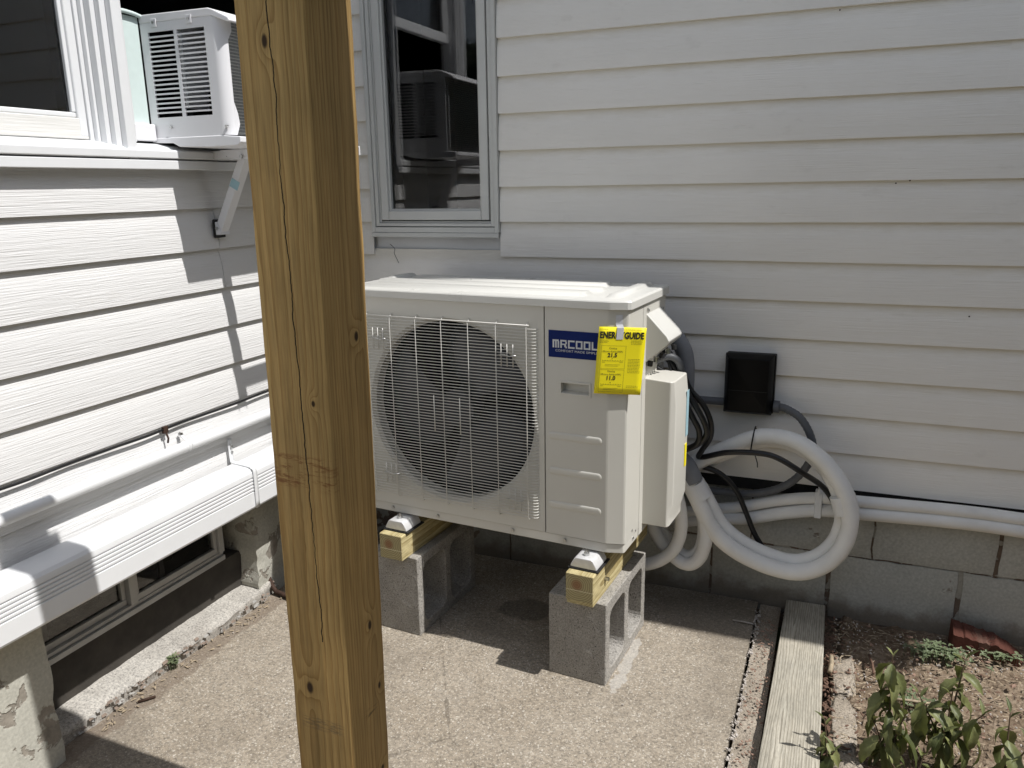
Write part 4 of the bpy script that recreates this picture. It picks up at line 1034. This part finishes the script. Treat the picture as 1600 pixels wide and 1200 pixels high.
l1 = [(1.335,-.20,.585),(1.375,-.205,.535),(1.402,-.205,.465),(1.413,-.20,.414),(1.417,-.195,.362),(1.41,-.19,.308),(1.39,-.19,.259),(1.354,-.185,.219),(1.313,-.18,.192),(1.27,-.175,.180),(1.20,-.17,.19),(1.13,-.17,.24),(1.10,-.17,.31)]
l2 = [(1.335,-.17,.60),(1.39,-.17,.555),(1.423,-.17,.511),(1.452,-.17,.463),(1.478,-.17,.415),(1.490,-.165,.355),(1.490,-.165,.303),(1.477,-.16,.250),(1.450,-.155,.218),(1.418,-.145,.212),(1.382,-.13,.228),(1.345,-.12,.262),(1.315,-.115,.31),(1.29,-.11,.37),(1.26,-.11,.45)]
s1 = tag(empty('insulated_line', (1.36, -.19, .17)), 'thinner white insulated pipe looping down nearest the valve cover', 'pipe', 'small insulated pipe loops beside the heat pump')
MB().tube(spline(l1, 6), .0225, 16, rfun=lambda t: 1+.04*noise.noise(Vector((t*40, 5, 0)))).build('line', FOAM, s1, smooth=True)
s2 = tag(empty('insulated_line', (1.40, -.16, .19)), 'thicker doubled white pipe loop between the valve cover and the large loop', 'pipe', 'small insulated pipe loops beside the heat pump')
MB().tube(spline(shift(l2, -.012, .010, (1.40,.40)), 6), .0235, 16, rfun=lambda t: 1+.04*noise.noise(Vector((t*25, 9, 0)))).build('line', FOAM, s2, smooth=True); MB().tube(spline(shift(l2, .018, -.010, (1.40,.40)), 6), .0185, 14).build('line', FOAM, s2, smooth=True)
el = tag(empty('pipe_sleeve', (1.40, -.2, .5)), 'grey wrapped bundle where white pipes leave the unit below the cables', 'pipe sleeve')
MB().tube(spline([(1.33,-.205,.60),(1.375,-.20,.60),(1.415,-.195,.583),(1.435,-.19,.553),(1.447,-.185,.525)], 5), .040, 16, rfun=lambda t: 1-.12*t).build('wrap', GREYSLEEVE, el, smooth=True)
ru = tag(empty('insulated_line_run', (2.2, -.03, .4)), 'pair of white insulated pipes running level along the top of the block foundation', 'pipe run')
up_ = [(1.36,-.04,.335),(1.50,-.034,.368),(1.60,-.034,.393),(1.727,-.034,.434),(1.851,-.034,.459),(1.971,-.036,.464),(2.087,-.036,.468),(2.219,-.036,.472),(2.345,-.036,.473),(2.6,-.036,.468),(3.2,-.036,.47),(5.0,-.036,.47)]
lw_ = [(1.36,-.04,.300),(1.524,-.034,.338),(1.624,-.034,.352),(1.73,-.034,.386),(1.853,-.036,.416),(1.974,-.038,.423),(2.091,-.038,.429),(2.222,-.038,.434),(2.349,-.038,.436),(2.6,-.038,.430),(3.2,-.038,.432),(5.0,-.038,.432)]
MB().tube(spline(up_, 6), .0200, 14).build('line', FOAM, ru, smooth=True); MB().tube(spline(lw_, 6), .0235, 14).build('line', FOAM, ru, smooth=True)
MB().prism([(-.062,.394),(-.012,.394),(-.008,.44),(-.012,.485),(-.050,.485),(-.062,.44)], 'x', 1.838, 1.862).build('tape_wrap', TAPE, ru, .004)
box('pipe_strap', TRIM, ru, 1.846, 1.852, -.06, .0, .474, .50, .001)
# black control cables
def cable(pts, r, label, par=None): return tag(MB().tube(spline(pts, 8), r, 10).build('control_cable', CABLE, None, smooth=True), label, 'cable', 'black control cables')
cable([(1.345,-.30,1.0),(1.355,-.29,.986),(1.398,-.28,.922),(1.429,-.27,.861),(1.468,-.27,.80),(1.492,-.26,.749),(1.496,-.25,.712),(1.473,-.24,.677),(1.428,-.23,.648),(1.36,-.22,.63)], .0095, 'black cable from the wiring cover, middle one of the bundle turning back under')
cable([(1.31,-.325,.975),(1.323,-.32,.950),(1.363,-.30,.921),(1.389,-.29,.892),(1.424,-.28,.831),(1.456,-.275,.77),(1.474,-.26,.725),(1.470,-.25,.684),(1.445,-.24,.66),(1.37,-.22,.615)], .0095, 'black cable leaving the wiring cover nearest the front of the unit')
cable([(1.350,-.28,1.0),(1.359,-.26,.987),(1.402,-.25,.934),(1.438,-.25,.861),(1.480,-.245,.813),(1.506,-.24,.755),(1.502,-.20,.689),(1.470,-.15,.625),(1.46,-.12,.588),(1.554,-.15,.626),(1.659,-.165,.640),(1.721,-.165,.628),(1.794,-.15,.583),(1.858,-.09,.522),(1.90,-.06,.455),(1.915,-.06,.41)], .0095, 'long black cable arching across the large white pipe loop')
cable([(1.40,-.12,.545),(1.457,-.10,.548),(1.524,-.09,.527),(1.581,-.085,.471),(1.619,-.085,.393),(1.654,-.085,.314),(1.70,-.09,.256),(1.754,-.10,.240),(1.807,-.11,.238)], .0095, 'black cable drooping inside the large white pipe loop')
cable([(1.365,-.29,.985),(1.383,-.30,.93),(1.398,-.315,.87),(1.405,-.32,.80),(1.408,-.32,.74)], .0045, 'thin black wire hanging straight down against the valve cover')
gs = tag(MB().tube(spline([(1.33,-.20,1.04),(1.37,-.19,1.02),(1.400,-.19,.98),(1.412,-.19,.93),(1.413,-.19,.84),(1.40,-.19,.72),(1.38,-.19,.60)], 6), .028, 14).build('grey_hose', GREYSLEEVE, None, smooth=True), 'thick dark grey hose dropping behind the wiring cover', 'hose')
tag(MB().tube(spline([(1.33,-.31,.955),(1.375,-.30,.975),(1.405,-.285,.955),(1.415,-.27,.90)], 6), .012, 10).build('grey_hose', GREYPVC, None, smooth=True), 'short grey flexible hose bending under the wiring cover', 'hose')
tw = [(.232,-.022,1.35),(.235,-.024,1.32)]
tag(MB().tube(spline([(.205,-.004,1.292),(.222,-.020,1.288),(.236,-.022,1.275),(.232,-.020,1.258),(.240,-.016,1.235),(.25,-.02,1.22)], 6), .0012, 5).build('loose_wire', CABLE), 'tiny loose wire end poking from siding above the heat pump lid', 'wire')

# ------------------------------------------------------------------ plank, brick, bed
pk = sheet('p', GREYW, 0, 1, 0, 1, 0, 1, 1)
PK = MB(); PK.prism(rsq(1, .06), 'y', 0, 1, 40)
def pkf(p):
    y = -3.0 + 3.02*p.y; f = (y+.87)/.90
    xl = 1.757 + .012*f; xr = 1.906 - .006*f
    if y < -.87: xl, xr = 1.757 + .012*f, 1.906 - .006*f
    return Vector((xl + (xr-xl)*(p.x+1)/2 + .0012*noise.noise(Vector((p.x*3, y*12, 1))), y + .004*noise.noise(Vector((p.x*6, 0, 2)))*(1 if p.y > .99 else 0), .015 + .019*p.z + .0014*noise.noise(Vector((p.x*5, y*8, 4)))))
PK.xf(pkf)
tag(PK.build('weathered_plank', GREYW, None, smooth=True, auto=30), 'weathered grey timber plank edging the garden bed beside the patio', 'plank')
bk = MB(); n = 40
for i in range(n+1):
    t = i/n; x = 2.292 + .20*t
    top = (.072 - .028*t - .034*max(0, t-.72)/.28*1.0) + .007*noise.fractal(Vector((t*9, 0, 1)), 1, 2, 4)
    for (y, z) in ((-.078, -.03), (-.080, top-.012), (-.072, top-.004), (-.045, top+.006), (.0, top+.004-.02*t), (.012, -.03)):
        bk.v.append((x, y + .003*noise.noise(Vector((x*30, z*30, 2))), z + .003*noise.noise(Vector((x*50, y*50, 5)))))
for i in range(n):
    for k in range(6): j = (k+1) % 6; bk.f.append((i*6+k, i*6+j, i*6+6+j, i*6+6+k))
bk.f.append((0,1,2,3,4,5)); bk.f.append(tuple(n*6+k for k in range(6)))
bko = tag(bk.build('broken_brick', BRICKM, None, smooth=True, auto=30), 'broken red brick leaning against the foundation behind the weeds', 'brick')
for x in (2.345, 2.375):
    a = [(x+.0085*math.cos(q), -.0805, .022+.0075*math.sin(q)) for q in [2*math.pi*i/14 for i in range(15)]]
    MB().tube(a, .0016, 6).build('moulded_mark', BRICKM, bko, smooth=True)
# broken concrete edge beside the plank
def rock(name, mat, c, s, seed, label, cat, grp=None):
    bm = bmesh.new(); bmesh.ops.create_icosphere(bm, subdivisions=4, radius=1)
    for v in bm.verts:
        q = v.co.copy(); d = 1 + .28*noise.fractal(q*1.3+Vector((seed,0,0)), 1, 2, 3) + .10*noise.fractal(q*5+Vector((0,seed,0)), 1, 2, 3)
        q = Vector([math.copysign(abs(a)**.55, a) for a in q]); v.co = Vector((q.x*s[0]*d, q.y*s[1]*d, q.z*s[2]*(1+.25*noise.fractal(q*3+Vector((seed,1,0)), 1, 2, 4))))
    me = bpy.data.meshes.new(name); bm.to_mesh(me); bm.free(); me.materials.append(mat)
    for p in me.polygons: p.use_smooth = True
    o = bpy.data.objects.new(name, me); COL.objects.link(o); o.location = c; return tag(o, label, cat, grp)
rock('concrete_fragment', STRIP, (1.965, -.36, -.004), (.034, .11, .017), 3, 'rough concrete fragment against plank, farthest from the camera', 'rubble', 'concrete rubble beside the plank')
rock('concrete_fragment', STRIP, (1.962, -.60, -.004), (.036, .12, .016), 9, 'rough concrete fragment against plank, between the two others', 'rubble', 'concrete rubble beside the plank')
rock('concrete_fragment', STRIP, (1.975, -.83, -.002), (.045, .10, .016), 14, 'rough concrete fragment against plank, nearest the camera', 'rubble', 'concrete rubble beside the plank')

# litter: chips, straw, pebbles (nobody could count them)
def litter(name, mat, n, region, size, label, flat=.35, long=1.6):
    b = MB()
    for i in range(n):
        x, y = region(); s = size*(.4+random.random()); a = random.random()*6.3; ca, sa = math.cos(a), math.sin(a)
        z = .004 + .012*random.random()*(1 if x > 1.92 else .2) + (.012*noise.fractal(Vector((x*4, y*4, 5)), 1, 2, 3) if x > 1.92 else 0)
        tl = (random.random()-.5)*.6; m = 5; k0 = len(b.v)
        rs = [.6+.6*random.random() for _ in range(m)]
        for lv_ in (0, 1):
            for k in range(m):
                q = 2*math.pi*k/m; px = math.cos(q)*s*long*rs[k]; py = math.sin(q)*s*rs[k]*.7; sc_ = 1 if lv_ == 0 else .75
                b.v.append((x+(px*ca-py*sa)*sc_, y+(px*sa+py*ca)*sc_, z + px*tl*.6 + lv_*s*flat))
        for k in range(m): j = (k+1) % m; b.f.append((k0+k, k0+j, k0+m+j, k0+m+k))
        b.f.append(tuple(k0+m+k for k in range(m)))
    return tag(b.build(name, mat), label, 'litter', kind='stuff')
bed = lambda: (1.93+1.3*random.random()**1.3, -.02-1.3*random.random())
joint = lambda: (1.675+.010*random.random()+.006*math.sin(random.random()*9), -.05-1.9*random.random())
edge_ = lambda: (1.905+.03*random.random(), -.02-1.2*random.random())
litter('straw_litter', LITTER[0], 2600, bed, .0028, 'pale straw bits scattered over the garden bed', .15, 4.0)
litter('pebble_litter', LITTER[1], 1500, bed, .0035, 'small pale pebbles scattered over the garden bed', .7, 1.1)
litter('bark_litter', LITTER[2], 1300, bed, .005, 'dark bark chips scattered over the garden bed', .25, 1.9)
litter('terracotta_chips', LITTER[3], 250, bed, .007, 'reddish chips scattered over the garden bed', .4, 1.4)
litter('joint_gravel', LITTER[1], 420, joint, .004, 'fine gravel filling the joint at the patio edge', .8, 1.1)
litter('edge_litter', LITTER[3], 200, lambda: (1.69+.06*random.random(), -.1-.9*random.random()), .004, 'reddish crumbs lying on the strip beside the plank', .5, 1.4)
litter('plank_side_litter', LITTER[2], 260, edge_, .006, 'dark crumbs packed along the right side of the plank', .5, 1.8)
litter('patio_grit', LITTER[1], 160, lambda: (-.06+1.72*random.random(), -.3-1.9*random.random()), .0022, 'loose grit scattered over the patio', .7, 1.2)
litter('kerb_litter', LITTER[0], 110, lambda: (-.05+.05*random.random(), -1.4+.85*random.random()), .0035, 'dry crumbs gathered along the foot of the kerb', .3, 2.4)
# a few countable bits
def stick(p0, p1, r, mat, name, label, cat): return tag(MB().tube([p0, ((p0[0]+p1[0])/2+.003, (p0[1]+p1[1])/2, (p0[2]+p1[2])/2+.002), p1], r, 6).build(name, mat, None, smooth=True), label, cat)
stick((-.018,-1.252,.006), (.012,-1.212,.006), .004, RUST, 'rusty_nail', 'rusty nail lying on the patio near the kerb', 'nail')
stick((1.60,-.145,.006), (1.672,-.150,.008), .003, LITTER[1], 'dry_twig', 'pale twig in the shade near the back edge of patio', 'twig')
stick((1.926,-.300,.03), (1.923,-.395,.032), .007, LITTER[0], 'wood_splinter', 'pale wood splinter standing against the right edge of plank', 'splinter')
stick((2.08,-.47,.03), (2.22,-.44,.02), .004, LITTER[0], 'dry_twig', 'straight dry twig lying in the sunlit bed behind the plant', 'twig')
stick((2.04,-.22,.012), (2.05,-.33,.015), .004, LITTER[2], 'dry_twig', 'dark twig lying in the shaded bed near the plank', 'twig')

# ------------------------------------------------------------------ plants
def leaf_mesh(name, L, Wd, fold=.35, curl=.5, mat=None, serr=.0):
    b = MB(); n = 9
    for i in range(n+1):
        t = i/n; wv = Wd*(math.sin(math.pi*min(1, t*1.02))**.75)*(1-.35*t)*.5 if 0 < i < n else .0006
        wv *= 1 + serr*(1 if i % 2 else -1)
        a = curl*t*t; y = L*(t-.12*a*t); z = -L*.55*a*t + .0
        for s_ in (-1, -.5, 0, .5, 1):
            b.v.append((wv*s_, y, z + abs(s_)*wv*fold + .04*Wd*math.sin(t*13+s_*2)*abs(s_)))
    for i in range(n):
        for k in range(4): q = i*5+k; b.f.append((q, q+1, q+6, q+5))
    me = bpy.data.meshes.new(name); me.from_pydata(b.v, [], b.f); me.update()
    for p in me.polygons: p.use_smooth = True
    me.materials.append(mat or LEAF); return me
LM = [leaf_mesh('leaf', .098, .042, .45, .8, serr=.09), leaf_mesh('leaf', .080, .036, .6, 1.1, serr=.09), leaf_mesh('leaf', .115, .046, .4, .9, serr=.10), leaf_mesh('leaf', .05, .018, .5, .2, serr=.05)]
WM = [leaf_mesh('leaf', .016, .010, .3, .3, WEED), leaf_mesh('leaf', .012, .008, .2, .2, WEED)]
def put_leaf(me, plant, base, az, pitch, roll, sc):
    o = bpy.data.objects.new('leaf', me); COL.objects.link(o); o.parent = plant; o.location = Vector(base) - ORG[plant.name]
    o.rotation_euler = (Matrix.Rotation(az, 3, 'Z') @ Matrix.Rotation(pitch, 3, 'X') @ Matrix.Rotation(roll, 3, 'Y')).to_euler(); o.scale = (sc, sc, sc)
def plant(base, stems, label, seed, dens=1.0):
    rnd = random.Random(seed); t = tag(empty('leafy_plant', base), label, 'plant', 'leafy plants in the garden bed')
    for (dx, dy, h, n) in stems:
        b0 = Vector(base); p = [b0, b0+Vector((dx*.25, dy*.25, h*.35)), b0+Vector((dx*.6, dy*.6, h*.7)), b0+Vector((dx, dy, h))]
        sp2 = spline(p, 6); MB().tube(sp2, .0034, 6, rfun=lambda q: 1-.6*q).build('stem', STEM, t, smooth=True)
        a = rnd.random()*6.3
        for i in range(n):
            f = .30 + .70*i/(n-1); q = sp2[min(len(sp2)-1, int(f*(len(sp2)-1)))]
            top = i >= n-2
            a += 2.4 + rnd.uniform(-.4, .4)
            pit = rnd.uniform(.75, 1.1) if top else rnd.uniform(-1.25, -.2) - .2*(1-f)
            put_leaf(LM[3] if top else LM[rnd.randrange(3)], t, q, a, pit, rnd.uniform(-.4, .4), rnd.uniform(.5, 1.12)*(.9 if top else 1))
    return t
plant((2.068, -.755, .0), [(-.012, .005, .335, 24), (.03, -.02, .19, 11), (-.04, .0, .14, 8)], 'tall drooping dark leafed plant standing alone beside the concrete rubble', 21)
plant((2.21, -.66, .0), [(.03, .04, .285, 16), (-.08, -.02, .20, 13), (.07, -.06, .20, 13), (-.02, -.09, .15, 12), (.0, -.02, .22, 12)], 'wide bushy leafy plant in the bottom right corner of the bed', 5)
plant((2.34, -.72, .0), [(.0, .03, .20, 9), (.04, -.03, .16, 8)], 'leafy plant cut by the right edge of the picture', 33)
plant((1.925, -.80, .0), [(-.015, .01, .135, 7), (.015, -.02, .07, 6)], 'small leafy sprout growing against the right edge of the plank', 12)
plant((2.12, -.86, .0), [(.02, .02, .13, 8), (-.05, .0, .10, 7), (.06, -.02, .12, 7)], 'low leafy sprout in front between the tall plant and bushy one', 44)
def weeds(name, c, rx_, ry_, n, label, z=.012, hh=.03):
    t = tag(empty(name, (c[0], c[1], z-.01)), label, 'weed'); rnd = random.Random(int(c[0]*1000)); cl = MB()
    for i in range(n):
        x = c[0] + rx_*rnd.gauss(0, .5); y = c[1] + ry_*rnd.gauss(0, .5); h = hh*rnd.uniform(.3, 1)
        cl.tube([(x, y, z-.012), (x+rnd.uniform(-.005,.005), y, z+h)], .0008, 4)
        k0 = rnd.random()*6.3
        for k in range(3):
            me = WM[rnd.randrange(2)]; M_ = Matrix.Translation((x, y, z+h)) @ Matrix.Rotation(k0+k*2.1+rnd.uniform(-.3,.3), 4, 'Z') @ Matrix.Rotation(rnd.uniform(-.1,.6), 4, 'X') @ Matrix.Scale(rnd.uniform(.7,1.3), 4)
            bb = MB(); bb.v = [tuple(M_ @ v.co) for v in me.vertices]; bb.f = [tuple(p.vertices) for p in me.polygons]; cl.add(bb)
    o = cl.build('foliage', WEED, t, smooth=True); o['kind'] = 'stuff'; return t
weeds('clover_patch', (2.245, -.155), .085, .045, 110, 'pale green clover patch in the sun beside the broken brick')
weeds('kerb_weed', (-.052, -1.075), .012, .018, 22, 'small green weed growing at the foot of the kerb', .008, .035)
weeds('clover_patch', (2.43, -.10), .05, .02, 22, 'few small clover sprigs in front of the broken brick', .012, .022)
weeds('clover_patch', (2.15, -.44), .07, .05, 30, 'sparse clover sprigs in the bed behind the bushy plant', .010, .018)
